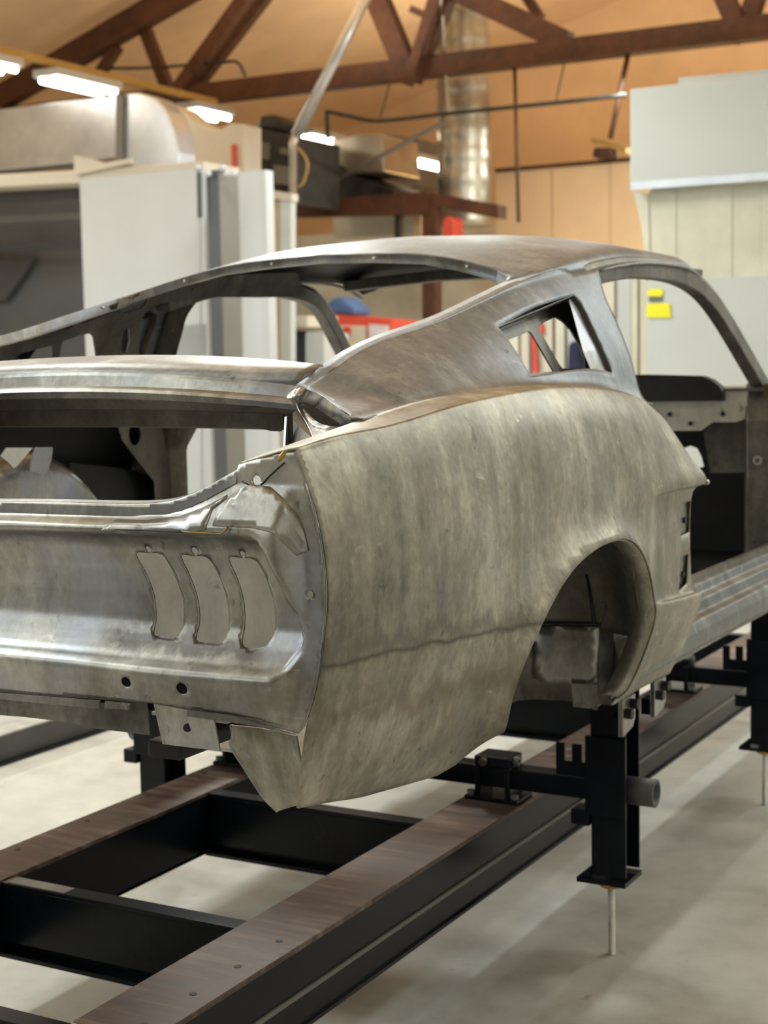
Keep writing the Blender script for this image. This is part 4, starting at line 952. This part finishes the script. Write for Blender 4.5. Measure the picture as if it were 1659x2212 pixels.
# spray booth at the right
sb = thing('spray_booth', 'tall white spray booth with hanging curtain at the right', 'booth', (-.6, 6.2, 0))
zt, zm, zc_ = ay(1360, 192, 6.0)[2], ay(1370, 398, 6.0)[2], ay(1400, 606, 6.0)[2]
xl = ay(1360, 192, 6.0)[0]
bx('booth_head', xl, 3.2, 6.0, 7.6, zm, zt, 'booth', sb, .01)
bx('head_trim', xl+.01, 3.2, 5.985, 6.0, zm-.035, zm+.01, 'galv', sb)
up('head_ledge', [(1466,168),(1659,150),(1760,142),(1760,165),(1466,182)], 6.3, .4, 'booth', sb)
xc = ay(1402, 500, 6.08)[0]; nst = 14
for k in range(nst):
    q0 = xc+(k*.17); bx('curtain_strip', q0, q0+.168, 6.08+.005*(k % 2), 6.088+.005*(k % 2), zc_-.02, zm-.036, 'curtain', sb)
up('side_flap', [(1368,412),(1400,420),(1404,600),(1392,540),(1384,480)], 6.07, .01, 'curtain', sb)
bx('lower_panel', ay(1395, 700, 6.05)[0], 3.2, 6.05, 6.10, 0, zc_, 'booth', sb)
bx('side_wall', xl+.08, xl+.12, 6.15, 7.6, 0, zm, 'curtain', sb)
for k, (uv, lab) in enumerate((([(1398,628),(1408,624),(1430,624),(1433,634),(1428,640),(1400,640)], 'upper'), ([(1398,656),(1446,655),(1449,686),(1396,686)], 'lower'))):
    up('yellow_sticker', uv, 6.04, .006, 'yellow', sb)
up('grey_sticker', [(1402,641),(1430,641),(1429,650),(1402,651)], 6.04, .006, 'lift2', sb)
# taupe lockers seen through the door opening and louver
lk = thing('taupe_lockers', 'row of taupe locker panels left of the spray booth', 'lockers', tuple(ay(1300, 900, 7.0)))
edges = [1080, 1122, 1141, 1146, 1172, 1196, 1200, 1222, 1226, 1262, 1300, 1330, 1364, 1380, 1396]
for k, (u0, u1) in enumerate(zip(edges[:-1], edges[1:])):
    x0, x1 = ay(u0, 700, 7.0)[0], ay(u1, 700, 7.0)[0]-.012
    bx('locker_panel', x0, x1, 7.0+.02*(k % 2), 7.1, 0, ay(1330, 590, 7.0)[2], ('curtain', 'cream', 'white')[k % 3], lk)
up('red_stripe', [(1147,720),(1156,720),(1162,806),(1150,806)], 6.97, .02, 'red', lk)
up('red_stripe', [(1163,700),(1172,697),(1174,720),(1166,724)], 6.97, .02, 'red', lk)
tag(up('dark_jacket', [(1226,745),(1236,735),(1246,742),(1252,770),(1256,800),(1240,815),(1224,812)], 6.86, .139, 'navy', None, .03), 'dark navy jacket hanging on the lockers, seen through the louver opening', 'jacket')
# cabinets and red tool chest seen through the rear window
cb = thing('low_cabinet', 'pale cabinet with a cream top seen left of the far pillar', 'cabinet', tuple(ay(640, 860, 8.2)))
up('cabinet_top', [(572,680),(664,682),(664,706),(572,704)], 8.15, .5, 'cream', cb)
up('cabinet_body', [(572,712),(626,714),(626,1160),(572,1160)], 8.2, .5, 'booth', cb)
up('cabinet_gap', [(626,714),(660,716),(660,1150),(626,1150)], 8.3, .4, 'lift1', cb)
up('cabinet_body', [(660,716),(700,719),(700,1160),(660,1160)], 8.22, .4, 'booth', cb)
rt = thing('red_tool_chest', 'red tool chest with a pale front beyond the far windscreen pillar', 'tool chest', tuple(ay(780, 900, 8.4)))
up('chest_body', [(700,678),(845,690),(845,1150),(700,1150)], 8.9, .5, 'red', rt)
up('chest_front', [(728,702),(788,704),(788,755),(736,752)], 8.86, .04, 'cream', rt)
up('poster', [(796,700),(836,702),(836,742),(796,742)], 8.86, .04, 'pinkish', rt)
up('red_tag', [(742,706),(756,706),(756,722),(742,722)], 8.84, .02, 'red', rt)
up('yellow_tag', [(744,745),(776,745),(776,760),(744,760)], 8.84, .02, 'yellow', rt)
tag(up('blue_rags', [(702,662),(716,645),(736,640),(752,655),(764,664),(764,681),(702,676)], 8.95, .3, 'blue', None, .03), 'blue cloth heap lying on top of the red tool chest', 'cloth')
tag(bx('grey_back_wall_panel', ay(570, 560, 13)[0], ay(1075, 560, 13)[0], 13.0, 13.08, 0, ay(800, 500, 13)[2], 'curtain'), 'long pale grey-green wall panel far behind the car', 'wall panel')
